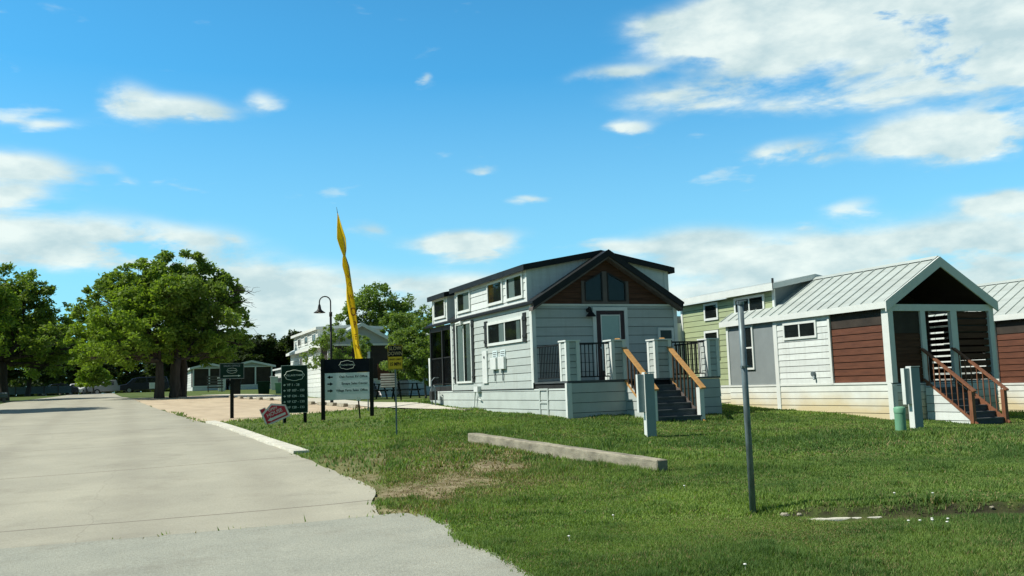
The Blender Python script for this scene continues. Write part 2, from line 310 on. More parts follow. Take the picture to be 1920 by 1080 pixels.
def grid_obj(name, X, Y, Z, m):
    ny, nx = X.shape; v = np.stack([X.ravel(), Y.ravel(), Z.ravel()], 1); i = np.arange((ny-1)*(nx-1)); r_ = i//(nx-1); c = i % (nx-1); a = r_*nx+c
    f = np.stack([a, a+1, a+nx+1, a+nx], 1)
    me = bpy.data.meshes.new(name); me.vertices.add(len(v)); me.vertices.foreach_set('co', v.ravel().astype('f'))
    me.loops.add(f.size); me.loops.foreach_set('vertex_index', f.ravel().astype('i')); me.polygons.add(len(f))
    me.polygons.foreach_set('loop_start', np.arange(0, f.size, 4).astype('i')); me.polygons.foreach_set('loop_total', np.full(len(f), 4, 'i'))
    me.polygons.foreach_set('use_smooth', np.ones(len(f), bool)); me.update(calc_edges=True); me.validate(); me.materials.append(m)
    o = bpy.data.objects.new(name, me); COL.objects.link(o); return o
# lawn soil material: grass green with drier streaks, and an attribute for the worn verge
mg = mat('lawn', (.11, .15, .036), .95, 0, .55, .6, 26, col2=(.07, .108, .026), detail=8, spec=.15)
t = mg.node_tree; L = t.links.new; b = [n for n in t.nodes if n.type == 'BSDF_PRINCIPLED'][0]; src = b.inputs['Base Color'].links[0].from_socket
tcn = t.nodes.new('ShaderNodeTexCoord')
n2 = t.nodes.new('ShaderNodeTexNoise'); n2.inputs['Scale'].default_value = 2.3; n2.inputs['Detail'].default_value = 9; n2.inputs['Roughness'].default_value = .72; L(tcn.outputs['Object'], n2.inputs[0])
r2 = t.nodes.new('ShaderNodeMapRange'); L(n2.outputs[0], r2.inputs[0]); r2.inputs[1].default_value = .52; r2.inputs[2].default_value = .72; r2.inputs[4].default_value = .6
x2 = t.nodes.new('ShaderNodeMix'); x2.data_type = 'RGBA'; L(r2.outputs[0], x2.inputs[0]); L(src, x2.inputs[6]); x2.inputs[7].default_value = (.21, .20, .09, 1)
at_ = t.nodes.new('ShaderNodeAttribute'); at_.attribute_name = 'bare'
n3 = t.nodes.new('ShaderNodeTexNoise'); n3.inputs['Scale'].default_value = 5; n3.inputs['Detail'].default_value = 8; n3.inputs['Roughness'].default_value = .7; L(tcn.outputs['Object'], n3.inputs[0])
dc = t.nodes.new('ShaderNodeMix'); dc.data_type = 'RGBA'; r3 = t.nodes.new('ShaderNodeMapRange'); L(n3.outputs[0], r3.inputs[0]); r3.inputs[1].default_value = .38; r3.inputs[2].default_value = .62
L(r3.outputs[0], dc.inputs[0]); dc.inputs[6].default_value = (.12, .09, .045, 1); dc.inputs[7].default_value = (.34, .29, .18, 1)
x3 = t.nodes.new('ShaderNodeMix'); x3.data_type = 'RGBA'; L(at_.outputs['Fac'], x3.inputs[0]); L(x2.outputs[2], x3.inputs[6]); L(dc.outputs[2], x3.inputs[7])
at2 = t.nodes.new('ShaderNodeAttribute'); at2.attribute_name = 'soil_shade'
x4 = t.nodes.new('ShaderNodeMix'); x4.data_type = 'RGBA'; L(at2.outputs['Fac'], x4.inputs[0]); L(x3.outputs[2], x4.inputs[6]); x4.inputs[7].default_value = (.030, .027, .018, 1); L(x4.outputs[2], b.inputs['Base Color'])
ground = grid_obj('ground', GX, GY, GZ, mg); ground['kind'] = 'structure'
at = ground.data.attributes.new('bare', 'FLOAT', 'POINT'); at.data.foreach_set('value', np.maximum(bare(GX, GY), .22*np.clip(culv(GX, GY)*1.5-.3, 0, 1)*np.clip((GX-6.3)*2, 0, 1)).ravel().astype('f'))

def soil_shade(x, y): return np.clip(1.6*np.exp(-((_dd(x, y)-8.93)/.085)**2)*np.clip((x-5.7)/.2, 0, 1)*np.clip((15-x)/3, 0, 1)*(.9+.5*ripple(x*2, y*2, .3))+.65*np.clip(culv(x, y)*1.5-.3, 0, 1)*np.clip((x-6.5)*1.5, 0, 1), 0, 1)  # dark ditch soil, with the bank's shadow line painted into its colour
a2 = ground.data.attributes.new('soil_shade', 'FLOAT', 'POINT'); a2.data.foreach_set('value', soil_shade(GX, GY).ravel().astype('f'))
# road, apron, drive, gravel as sheets just above
def road_mat(name, c1, c2, jy=None, yoff=0, bump=.25, fine=.25, sc=.6):
    m = mat(name, c1, .9, 0, sc, bump, 90, col2=c2, detail=8, spec=.2); t = m.node_tree; L = t.links.new
    b = [n for n in t.nodes if n.type == 'BSDF_PRINCIPLED'][0]; src = b.inputs['Base Color'].links[0].from_socket
    tcn = t.nodes.new('ShaderNodeTexCoord')
    nf = t.nodes.new('ShaderNodeTexNoise'); nf.inputs['Scale'].default_value = 45; nf.inputs['Detail'].default_value = 6; nf.inputs['Roughness'].default_value = .8; L(tcn.outputs['Object'], nf.inputs[0])
    rf = t.nodes.new('ShaderNodeMapRange'); L(nf.outputs[0], rf.inputs[0]); rf.inputs[1].default_value = .3; rf.inputs[2].default_value = .7; rf.inputs[3].default_value = 1-fine; rf.inputs[4].default_value = 1+fine*.6
    vm = t.nodes.new('ShaderNodeVectorMath'); vm.operation = 'SCALE'; L(src, vm.inputs[0]); L(rf.outputs[0], vm.inputs['Scale']); cur = vm.outputs[0]
    ns_ = t.nodes.new('ShaderNodeTexNoise'); ns_.inputs['Scale'].default_value = .9; ns_.inputs['Detail'].default_value = 9; ns_.inputs['Roughness'].default_value = .7; L(tcn.outputs['Object'], ns_.inputs[0])
    rs_ = t.nodes.new('ShaderNodeMapRange'); L(ns_.outputs[0], rs_.inputs[0]); rs_.inputs[1].default_value = .52; rs_.inputs[2].default_value = .68; rs_.inputs[4].default_value = .42
    xs_ = t.nodes.new('ShaderNodeMix'); xs_.data_type = 'RGBA'; L(rs_.outputs[0], xs_.inputs[0]); L(cur, xs_.inputs[6]); xs_.inputs[7].default_value = (.24, .225, .18, 1); cur = xs_.outputs[2]
    # cracks
    vo = t.nodes.new('ShaderNodeTexVoronoi'); vo.feature = 'DISTANCE_TO_EDGE'; vo.inputs['Scale'].default_value = .22; nd = t.nodes.new('ShaderNodeTexNoise'); nd.inputs['Scale'].default_value = 1.5; nd.inputs['Detail'].default_value = 6
    L(tcn.outputs['Object'], nd.inputs[0]); va = t.nodes.new('ShaderNodeMix'); va.data_type = 'RGBA'; va.inputs[0].default_value = .25; L(tcn.outputs['Object'], va.inputs[6]); L(nd.outputs['Color'], va.inputs[7]); L(va.outputs[2], vo.inputs['Vector'])
    cr_ = t.nodes.new('ShaderNodeMapRange'); L(vo.outputs['Distance'], cr_.inputs[0]); cr_.inputs[1].default_value = 0; cr_.inputs[2].default_value = .002; cr_.inputs[3].default_value = .22; cr_.inputs[4].default_value = 0
    mk = cr_.outputs[0]
    if jy:
        s = t.nodes.new('ShaderNodeSeparateXYZ'); L(tcn.outputs['Object'], s.inputs[0])
        def mm(op, a, b_=None):
            q = t.nodes.new('ShaderNodeMath'); q.operation = op
            for i, v in enumerate((a, b_)):
                if v is None: continue
                if isinstance(v, (int, float)): q.inputs[i].default_value = v
                else: L(v, q.inputs[i])
            return q.outputs[0]
        w_ = mm('MULTIPLY', mm('SUBTRACT', nd.outputs[0], .5), .05)
        fy = mm('ABSOLUTE', mm('SUBTRACT', mm('FRACT', mm('MULTIPLY', mm('ADD', mm('ADD', s.outputs[1], w_), yoff), 1/jy)), .5))
        jl = mm('MULTIPLY', mm('LESS_THAN', fy, .018/jy), .75)
        mk = mm('MAXIMUM', mk, jl)
        wx = mm('MULTIPLY', mm('SUBTRACT', nd.outputs[0], .5), .5)
        for cx_ in (-3.9, -2.2, .1, 1.8):   # worn wheel tracks
            bd = mm('MULTIPLY', mm('ADD', mm('ADD', s.outputs[0], wx), -cx_), 1/.32); bd = mm('MULTIPLY', mm('EXPONENT', mm('MULTIPLY', mm('MULTIPLY', bd, bd), -1.0)), mm('MULTIPLY', nf.outputs[0], .26))
            mk = mm('MAXIMUM', mk, bd)
    x = t.nodes.new('ShaderNodeMix'); x.data_type = 'RGBA'; L(mk, x.inputs[0]); L(cur, x.inputs[6]); x.inputs[7].default_value = (.12, .10, .08, 1); L(x.outputs[2], b.inputs['Base Color'])
    return m
def ribbon(name, left, right, ys, m, dz=.015, nx=24, jag=0):
    X = []; Y = []
    for y in ys:
        a = lerp_line(left, y); c = lerp_line(right, y)
        if jag: c += jag*math.sin(y*5.3)*.5+jag*math.sin(y*9.7+1)*.25+jag*math.sin(y*2.1)*.6
        X.append(np.linspace(a, c, nx)); Y.append(np.full(nx, y))
    X = np.array(X); Y = np.array(Y); o = grid_obj(name, X, Y, G(X, Y)+dz, m); o['kind'] = 'structure'; return o
m_road = road_mat('road_concrete', (.47, .45, .355), (.37, .355, .285), 5.2, 1.5)
m_apron = road_mat('apron_concrete', (.43, .435, .36), (.34, .35, .295), None, 0, .5, .4, 1.1)
m_drive = road_mat('drive_concrete', (.66, .62, .51), (.55, .52, .43), 4.0, 0, .2, .15)
ribbon('road', ROAD_L, ROAD_R, list(np.arange(10.4, 20, .12))+list(np.arange(20.05, 40, .3))+list(np.arange(40, 136, 1.5)), m_road, jag=.03)
ribbon('crossing_road', [(-25, -8), (-25, 10.38)], APRON_R, list(np.arange(-8, 10.38, .25))+[10.38], m_apron, .019, 40, jag=.05)
def patch(name, poly, m, dz, step):
    xs = [p[0] for p in poly]; ys = [p[1] for p in poly]
    X, Y = np.meshgrid(np.arange(min(xs)-step, max(xs)+step, step), np.arange(min(ys)-step, max(ys)+step, step)); k = inpoly(X, Y, poly)
    Z = G(X, Y)+dz; idx = -np.ones(X.shape, int); vs = []; fs = []
    def vid(i, j):
        if idx[i, j] < 0: idx[i, j] = len(vs); vs.append((X[i, j], Y[i, j], Z[i, j]))
        return idx[i, j]
    for i in range(X.shape[0]-1):
        for j in range(X.shape[1]-1):
            if k[i, j] or k[i+1, j] or k[i, j+1] or k[i+1, j+1]: fs.append((vid(i, j), vid(i, j+1), vid(i+1, j+1), vid(i+1, j)))
    mb = MB(); mb.v = vs; mb.f = fs; mb.m = [0]*len(fs); o = mb.build(name, m, smooth=True); o['kind'] = 'structure'; return o
def rib2(name, a, c, m, dz, n=60, nx=8):
    def samp(l, t):
        d = [0]
        for p, q in zip(l, l[1:]): d.append(d[-1]+math.hypot(q[0]-p[0], q[1]-p[1]))
        s = t*d[-1]
        for i in range(len(l)-1):
            if s <= d[i+1]+1e-9: k = (s-d[i])/(d[i+1]-d[i]); return (l[i][0]+(l[i+1][0]-l[i][0])*k, l[i][1]+(l[i+1][1]-l[i][1])*k)
    X = []; Y = []
    for i in range(n+1):
        p = samp(a, i/n); q = samp(c, i/n); X.append(np.linspace(p[0], q[0], nx)); Y.append(np.linspace(p[1], q[1], nx))
    X = np.array(X); Y = np.array(Y); o = grid_obj(name, X, Y, G(X, Y)+dz, m); o['kind'] = 'structure'; return o
rib2('driveway', DRIVE_N, DRIVE_F, m_drive, .03)
m_gravel = mat('gravel', (.60, .49, .34), .95, 0, 1.4, .7, 30, col2=(.44, .35, .24), stretch=(1, .35, 1), detail=9)
patch('gravel_lot', GRAVEL, m_gravel, .004, .4)
m_kerb = mat('kerb_concrete', (.66, .64, .54), .9, .12, 3, .3, 50)
mb = MB(); Yk = np.arange(17.3, 30.5, .3)
for a, c in zip(Yk, Yk[1:]):
    x0, x1 = lerp_line(KERB, a)-.16, lerp_line(KERB, c)-.16; za, zc = g(x0, a)+.055, g(x1, c)+.055
    mb.hexa([(x0, a, za-.2), (x0+.31, a, za-.2), (x1+.31, c, zc-.2), (x1, c, zc-.2), (x0+.02, a, za), (x0+.3, a, za), (x1+.3, c, zc), (x1+.02, c, zc)])
kb = mb.build('kerb', m_kerb); kb['kind'] = 'structure'

# grass blades (one uncountable cover)
def grass():
    segs = [(5, 9, 520000), (9, 14, 330000), (14, 24, 230000), (24, 36, 90000)]
    P = []; S = []
    for a, c, n in segs:
        d = np.sqrt(NPR.rand(n)*(c*c-a*a)+a*a); th = np.radians(NPR.uniform(22.8-8, 22.8+33, n)); 
        th = np.where(NPR.rand(n) < .12, np.radians(NPR.uniform(-12, 15, n)), th)
        P.append(np.stack([d*np.sin(th)/np.cos(th-YAW)*1.0, d*np.cos(th)/np.cos(th-YAW)], 1)); S.append(np.full(n, (a+c)/2))
    P = np.concatenate(P); S = np.concatenate(S); x, y = P[:, 0], P[:, 1]
    jx = NPR.randn(len(x))*.055
    keep = ~pave(x+jx, y+jx)
    br = bare(x, y); pt = ripple(x, y, .35)
    keep &= NPR.rand(len(x)) > np.clip(br*1.1, 0, .88)
    keep &= NPR.rand(len(x)) > .8*(culv(x, y) > .45)*(x > 6.1); keep &= NPR.rand(len(x)) > .88*(soil_shade(x, y) > .3)
    # nothing under the houses
    for (a, c, e, f) in ((9.66, 13.95, 19.75, 30.5), (17.7, 21.2, 17.75, 30), (24, 27.6, 17.8, 30)): keep &= ~((x > a) & (x < c) & (y > e) & (y < f))
    x, y, S, br, pt = x[keep], y[keep], S[keep], br[keep], pt[keep]; n = len(x); z = lawn(x, y)-.006
    tall = np.clip(.85+.6*pt+.5*ripple(x+3, y+1, 1.2), .35, 1.6)*(1-.55*br)
    h = (.028+.034*NPR.rand(n))*tall*(1+.012*S); wd = (.0045+.0045*NPR.rand(n))*(S/7.5)
    # coarser darker weeds in clumps
    nc = 900; cd = np.sqrt(NPR.rand(nc)*(26**2-36)+36); ct = np.radians(NPR.uniform(13, 57, nc)); cx_, cy_ = cd*np.sin(ct), cd*np.cos(ct); cl = np.zeros(n)
    for i in range(nc):
        q = (np.abs(x-cx_[i]) < .3) & (np.abs(y-cy_[i]) < .3); cl[q] = np.maximum(cl[q], np.exp(-((x[q]-cx_[i])**2+(y[q]-cy_[i])**2)/(.05+.09*((i*7) % 10)/10)**2))
    h = h*(1+.75*cl); tone = np.clip(.5+.55*ripple(x*1.3, y*1.3, .9)+.35*ripple(x+2, y*1.7, .22)-.45*cl+.12*NPR.randn(n), 0, 1)
    a = NPR.rand(n)*6.283; ln = NPR.randn(n, 2)*.4*h[:, None]
    v = np.empty((n, 3, 3)); v[:, 0] = np.stack([x-np.cos(a)*wd, y-np.sin(a)*wd, z], 1); v[:, 1] = np.stack([x+np.cos(a)*wd, y+np.sin(a)*wd, z], 1)
    v[:, 2] = np.stack([x+ln[:, 0], y+ln[:, 1], z+h], 1)
    me = bpy.data.meshes.new('grass'); me.vertices.add(n*3); me.vertices.foreach_set('co', v.ravel().astype('f')); me.loops.add(n*3)
    me.loops.foreach_set('vertex_index', np.arange(n*3, dtype='i')); me.polygons.add(n); me.polygons.foreach_set('loop_start', np.arange(0, n*3, 3).astype('i')); me.polygons.foreach_set('loop_total', np.full(n, 3, 'i'))
    me.update(calc_edges=True)
    m = mat('grass_blades', (.215, .315, .095), .8, 0, .8, 0, col2=(.092, .165, .050), leaf=.3, spec=.2); me.materials.append(m)
    ta = me.attributes.new('tone', 'FLOAT', 'FACE'); ta.data.foreach_set('value', tone.astype('f'))
    t = m.node_tree; L = t.links.new; b = [q for q in t.nodes if q.type == 'BSDF_PRINCIPLED'][0]; src = b.inputs['Base Color'].links[0].from_socket; dests = [l.to_socket for l in t.links if l.from_socket == src]
    at_ = t.nodes.new('ShaderNodeAttribute'); at_.attribute_name = 'tone'; ra = t.nodes.new('ShaderNodeMix'); ra.data_type = 'RGBA'; L(at_.outputs['Fac'], ra.inputs[0]); ra.inputs[6].default_value = (.68, .76, .74, 1); ra.inputs[7].default_value = (1.45, 1.32, 1.15, 1)
    rm = t.nodes.new('ShaderNodeMix'); rm.data_type = 'RGBA'; rm.blend_type = 'MULTIPLY'; rm.inputs[0].default_value = 1; L(src, rm.inputs[6]); L(ra.outputs[2], rm.inputs[7])
    for d_ in dests: L(rm.outputs[2], d_)
    m2 = mat('dry_blades', (.36, .30, .15), .8, 0, .8, 0, col2=(.19, .15, .07), leaf=.2); me.materials.append(m2)
    dry = (NPR.rand(n) < np.clip(.04+.75*br+.20*np.clip(ripple(x*.8+5, y*1.6, .45)-.15, 0, 1)+.18*np.clip(-pt, 0, 1), 0, .9)).astype('i'); me.polygons.foreach_set('material_index', dry)
    o = bpy.data.objects.new('grass', me); COL.objects.link(o); tag(o, 'short green grass of the sloping lawn with dry straw patches', 'grass', kind='stuff')
grass()

# ------------------------------------------------------------------ shared materials
MT = dict(
 gap=mat('board_gap', (.05, .055, .055), .9), side1=mat('grey_siding', (.47, .52, .495), .65, .035, 2.2, .08, 50, stretch=(1, 1, 6), isl=.09),
 white=mat('white_trim', (.72, .755, .72), .55, .04, 3), white2=mat('white_siding', (.70, .745, .72), .6, .04, 2, .08, 50, stretch=(1, 1, 6), isl=.09),
 black=mat('black_metal', (.014, .015, .016), .5, .2, 4, spec=.25), blackp=mat('black_paint', (.02, .022, .022), .6, .2),
 roofb=mat('black_roof_metal', (.02, .022, .024), .5, .2, 2, spec=.25), roofw=mat('galvanized_roof_metal', (.47, .52, .49), .5, .08, 1.5, metal=.1, stretch=(3, .4, 1)),
 brown=mat('dark_stained_boards', (.13, .062, .038), .75, 0, 2.2, .2, 30, col2=(.06, .028, .018), spec=.15, stretch=(.6, .6, 7)),
 slat=mat('brown_slat_wood', (.165, .062, .034), .6, 0, 3, .2, 30, col2=(.10, .038, .022), stretch=(.7, .7, 5)),
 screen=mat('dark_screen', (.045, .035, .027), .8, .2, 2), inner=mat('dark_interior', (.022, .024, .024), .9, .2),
 pale=mat('pale_grey_gable', (.40, .44, .45), .7, .05, 2), grey=mat('grey_panel', (.24, .275, .28), .7, .05, 2, .05), green=mat('green_siding', (.36, .42, .235), .65, .05, 2, .08, 50, stretch=(1, 1, 6), isl=.09),
 deck=mat('charcoal_deck', (.085, .10, .105), .75, .12, 5), door=mat('maroon_door', (.045, .016, .020), .4, .15), wood=mat('honey_wood', (.56, .31, .11), .5, .15, 4, .2, 40, stretch=(1, 6, 6)),
 wood2=mat('red_cedar', (.25, .105, .055), .55, .18, 4, .2, 40, stretch=(6, 6, 1)), balw=mat('brown_baluster', (.085, .045, .022), .6, .2), soffit=mat('brown_soffit', (.13, .11, .10), .7, .1),
 glass=glass('window_glass'), glassd=glass('dark_glass', (.25, .28, .28), .0), curtain=mat('curtain', (.55, .62, .60), .9, .1, 3, stretch=(14, 14, .3)), blindm=mat('blind', (.38, .44, .42), .8, .15),
 doorpane=mat('frosted_door_glass', (.34, .46, .42), .12, .05, 2, spec=.8), darkgreen=mat('dark_green_sign', (.008, .034, .022), .6, .15, spec=.12), navy=mat('dark_sign_header', (.006, .011, .017), .6, .15, spec=.1),
 signw=mat('pale_sign_face', (.66, .77, .78), .5, .04), ink=mat('sign_ink', (.006, .010, .010), .7, spec=.1), dimy=mat('worn_yellow_lettering', (.52, .44, .22), .7), sage=mat('sage_lettering', (.55, .64, .56), .6), red=mat('red_sign', (.58, .02, .045), .5, .08), pink=mat('off_white_lettering', (.85, .78, .74), .6),
 post=mat('dark_post', (.008, .013, .011), .6, .2, spec=.12), galv=mat('galvanized_steel', (.17, .22, .235), .5, .22, 6, metal=.35, stretch=(3, 3, 1)), pedm=mat('grey_blue_pedestal', (.27, .35, .36), .6, .06, 2), lightpanel=mat('light_metal', (.72, .75, .73), .5, .05),
 gbox=mat('green_utility_plastic', (.16, .36, .23), .5, .08, 3), conc=mat('weathered_concrete', (.42, .385, .29), .92, 0, 3.2, .45, 40, col2=(.17, .155, .12), stretch=(2, 1, 2), detail=9),
 yellow=mat('yellow_sign', (.72, .50, .015), .5, .08), flag=mat('yellow_flag', (.86, .64, .012), .7, .08, 1.0, leaf=.35), flagred=mat('flag_red', (.35, .03, .01), .7), rubber=mat('tyre', (.02, .02, .02), .8), cargl=mat('car_window', (.015, .018, .02), .08, spec=.8),
 carp=mat('dark_car_paint', (.012, .018, .035), .25, .05), carw=mat('white_car_paint', (.7, .72, .72), .3, .03), cars=mat('silver_car_paint', (.3, .32, .34), .3, .03), chrome=mat('chrome', (.6, .62, .62), .2, metal=.9), lampw=mat('headlight', (.8, .82, .8), .15),
 bark=mat('bark', (.045, .036, .028), .95, 0, 3, .8, 12, col2=(.09, .075, .06), stretch=(3, 3, .6)), bark2=mat('pale_bark', (.15, .13, .11), .95, 0, 3, .5, 12, col2=(.08, .07, .06), stretch=(3, 3, .6)),
)
MT['kerbc'] = m_kerb
MT['skirt2'] = stain_mat('stained_skirting', (.70, .73, .68), (.58, .47, .26), .28, .78)
MT['skirt1'] = stain_mat('grey_skirting', (.48, .53, .50), (.42, .44, .32), -.25, .15)

# plane frame helper: o + u*a + n*b + z*c
class Pl:
    def __init__(s, o, u, n): s.o, s.u, s.n = Vector(o), Vector(u), Vector(n)
    def p(s, a, c, b=0): return s.o+s.u*a+s.n*b+Vector((0, 0, c))
def LEFT(x, y=0): return Pl((x, y, 0), (0, 1, 0), (-1, 0, 0))
def RIGHT(x, y=0): return Pl((x, y, 0), (0, 1, 0), (1, 0, 0))
def FRONT(y, x=0): return Pl((x, y, 0), (1, 0, 0), (0, -1, 0))
def BACK(y, x=0): return Pl((x, y, 0), (1, 0, 0), (0, 1, 0))
def lap(P, a0, a1, z0, z1, mats, name, parent, c=.205, gap=.013, fl=None, fr=None, label=None):
    mb = MB(); fl = fl or (lambda z: a0); fr = fr or (lambda z: a1)
    mb.mi = 1; mb.poly([P.p(fl(z0), z0, .004), P.p(fr(z0), z0, .004), P.p(fr(z1), z1, .004), P.p(fl(z1), z1, .004)]); mb.mi = 0
    z = z0
    while z < z1-.01:
        zt = min(z+c-gap, z1); la, ra, lb, rb = fl(z), fr(z), fl(zt), fr(zt)
        if ra-la < .03: break
        if rb < lb: rb = lb = (lb+rb)/2
        mb.poly([P.p(la, z, .034), P.p(ra, z, .034), P.p(rb, zt, .020), P.p(lb, zt, .020)])
        mb.poly([P.p(la, z, .004), P.p(ra, z, .004), P.p(ra, z, .034), P.p(la, z, .034)])
        mb.poly([P.p(lb, zt, .004), P.p(rb, zt, .004), P.p(rb, zt, .020), P.p(lb, zt, .020)])
        for e0, e1 in ((la, lb), (ra, rb)): mb.poly([P.p(e0, z, .004), P.p(e0, z, .034), P.p(e1, zt, .020), P.p(e1, zt, .004)])
        z += c
    return mb.build(name, mats, parent, label=label)
def pbox(mb, P, a0, a1, z0, z1, b0, b1):
    return mb.hexa([P.p(a0, z0, b1), P.p(a1, z0, b1), P.p(a1, z0, b0), P.p(a0, z0, b0), P.p(a0, z1, b1), P.p(a1, z1, b1), P.p(a1, z1, b0), P.p(a0, z1, b0)])
def window(P, a0, a1, z0, z1, parent, fr=MT['white'], gl=MT['glass'], t=.075, mull=(), hm=(), name='window', curtain=None, frame_only=False, dep=.065):
    mb = MB()
    pbox(mb, P, a0, a1, z1-t, z1, .02, dep); pbox(mb, P, a0, a1, z0, z0+t, .02, dep+.004)
    pbox(mb, P, a0, a0+t, z0+t, z1-t, .02, dep); pbox(mb, P, a1-t, a1, z0+t, z1-t, .02, dep)
    for q in mull: pbox(mb, P, q-.025, q+.025, z0+t, z1-t, .02, dep-.01)
    for q in hm: pbox(mb, P, a0+t, a1-t, q-.022, q+.022, .02, dep-.013)
    w = mb.build(name, fr, parent)
    bk = MB(); bk.poly([P.p(a0+t, z0+t, .036), P.p(a1-t, z0+t, .036), P.p(a1-t, z1-t, .036), P.p(a0+t, z1-t, .036)]); bk.build('dark_room', MT['inner'], w)
    if curtain:
        for c0, c1, m in curtain:
            k = MB(); n = max(6, int((c1-c0)/.02)); 
            for i in range(n):
                q0 = c0+(c1-c0)*i/n; q1 = c0+(c1-c0)*(i+1)/n; d = .0015*(i % 2)
                k.poly([P.p(q0, z0+t, .039+d), P.p(q1, z0+t, .0405-d), P.p(q1, z1-t, .0405-d), P.p(q0, z1-t, .039+d)])
            k.build('curtain', m, w)
    pn = MB(); pn.poly([P.p(a0+t, z0+t, .046), P.p(a1-t, z0+t, .046), P.p(a1-t, z1-t, .046), P.p(a0+t, z1-t, .046)]); pn.build('pane', gl, w)
    return w
def shutter(P, a0, a1, z0, z1, parent):
    mb = MB(); pbox(mb, P, a0, a1, z0, z1, .02, .055)
    for k in (z0+.12, z1-.2): pbox(mb, P, a0-.01, a1+.01, k, k+.07, .055, .075)
    mb.build('shutter', MT['blackp'], parent)
def gable_roof(parent, W_, ovl, y0, y1, ze, zr, th, m, mf, name='roof', ribs=0, inner=None, rd=.12, ed=.09):
    # two slopes meeting at x=W/2; ze is the top at x=-ovl
    xm = W_/2; roof = MB(); s = (zr-ze)/(xm+ovl)
    for sg in (-1, 1):
        xe = xm+sg*(xm+ovl)
        roof.hexa([(xe, y0, ze-th), (xm, y0, zr-th), (xm, y1, zr-th), (xe, y1, ze-th), (xe, y0, ze), (xm, y0, zr), (xm, y1, zr), (xe, y1, ze)])
    o = roof.build(name, m, parent)
    if ribs:
        rb = MB(); n = int((y1-y0)/ribs)
        for i in range(n+1):
            y = y0+.02+(y1-y0-.06)*i/n
            for sg in (-1, 1):
                xe = xm+sg*(xm+ovl); rb.hexa([(xe, y, ze), (xm, y, zr), (xm, y+.022, zr), (xe, y+.022, ze), (xe, y, ze+.032), (xm, y, zr+.032), (xm, y+.022, zr+.032), (xe, y+.022, ze+.032)])
        rb.build('standing_seams', m, o)
        rc = MB(); rc.prism([(xm-.13, y0-.01, zr-.13*s+.036), (xm, y0-.01, zr+.045), (xm+.13, y0-.01, zr-.13*s+.036), (xm, y0-.01, zr+.01)], (0, y1-y0, 0)); rc.build('ridge_cap', m, o)
    fb = MB()
    for sg in (-1, 1):
        xe = xm+sg*(xm+ovl); e = sg*.002
        fb.hexa([(xe, y0-.03, ze-th-rd), (xm, y0-.03, zr-th-rd), (xm, y0-.003, zr-th-rd), (xe, y0-.003, ze-th-rd), (xe, y0-.03, ze+.012), (xm, y0-.03, zr+.012), (xm, y0-.003, zr+.012), (xe, y0-.003, ze+.012)])
    fb.build('rake_board', mf, o)
    ev = MB()
    for sg in (-1, 1):
        xe = xm+sg*(xm+ovl); ev.box(min(xe, xe+sg*.03)+sg*.002, max(xe, xe+sg*.03)+sg*.002, y0-.03, y1, ze-th-ed, ze+.004)
    build_parts(ev, 'eave_board', mf, o)
    return o, (lambda x: ze+(xm+ovl-abs(x-xm))*s)
def low_dormer(parent, W_, inset, y0, y1, zedge, zr, main, mwall, mroof, mf, ov=.12, name='dormer', th=.10, sides=(1, -1)):
    xm = W_/2; root_o = None; half = xm+ .12; s = (zr-zedge)/(half-inset*0)
    top = lambda x: zr-abs(x-xm)*s
    for sg in sides:
        X = inset if sg > 0 else W_-inset
        P = LEFT(X) if sg > 0 else RIGHT(X)
        zb = main(X)-.12
        w = lap(P, y0, y1, zb, top(X)-th, [mwall, MT['gap']], name, parent)
        # triangular front and back cheeks
        ch = MB()
        for yy in (y0, y1):
            pts = []
            ins = X; 
            pts = [(ins, yy, main(ins)-.1), (xm, yy, main(xm)-.1), (xm, yy, top(xm)-th+.02), (ins, yy, top(ins)-th+.02)]
            ch.poly(pts)
        build_parts(ch, 'dormer_cheek', mwall, w)
        tr = MB(); 
        for yy, q in ((y0, -1), (y1, 1)):
            a, c = sorted((yy-q*.09, yy+q*.006)); xa, xc = sorted((X-sg*.045, X+sg*.09)); tr.box(xa, xc, a, c, zb+.05, top(X)-th-.01)
        build_parts(tr, 'corner_trim', MT['white'], w)
    rf = MB()
    for sg in (-1, 1):
        xe = xm+sg*half
        rf.hexa([(xe, y0-ov, top(xe)-th), (xm, y0-ov, zr-th), (xm, y1+ov, zr-th), (xe, y1+ov, top(xe)-th), (xe, y0-ov, top(xe)), (xm, y0-ov, zr), (xm, y1+ov, zr), (xe, y1+ov, top(xe))])
    r_ = rf.build('dormer_roof', mroof, parent)
    fb = MB()
    for sg in (-1, 1):
        xe = xm+sg*half
        for yy in (y0-ov-.025, y1+ov+.002):
            fb.hexa([(xe, yy, top(xe)-th-.05), (xm, yy, zr-th-.05), (xm, yy+.022, zr-th-.05), (xe, yy+.022, top(xe)-th-.05), (xe, yy, top(xe)+.01), (xm, yy, zr+.01), (xm, yy+.022, zr+.01), (xe, yy+.022, top(xe)+.01)])
        fb.box(min(xe, xe+sg*.028)+sg*.002, max(xe, xe+sg*.028)+sg*.002, y0-ov-.025, y1+ov+.024, top(xe)-th-.05, top(xe)+.006)
    build_parts(fb, 'fascia', mf, r_)
    return top
def railing(parent, p0, p1, z0, z1, m=MT['black'], sp=.105, name='deck_railing'):
    p0 = Vector((*p0, 0)); p1 = Vector((*p1, 0)); d = p1-p0; n = max(2, int(d.length/sp)); mb = MB(); Z = lambda z: Vector((0, 0, z))
    mb.beam(p0+Z(z1), p1+Z(z1), .05, .04); mb.beam(p0+Z(z0+.06), p1+Z(z0+.06), .035, .03)
    for i in range(1, n): q = p0+d*i/n; mb.beam(q+Z(z0+.06), q+Z(z1), .018, .018)
    return mb.build(name, m, parent)
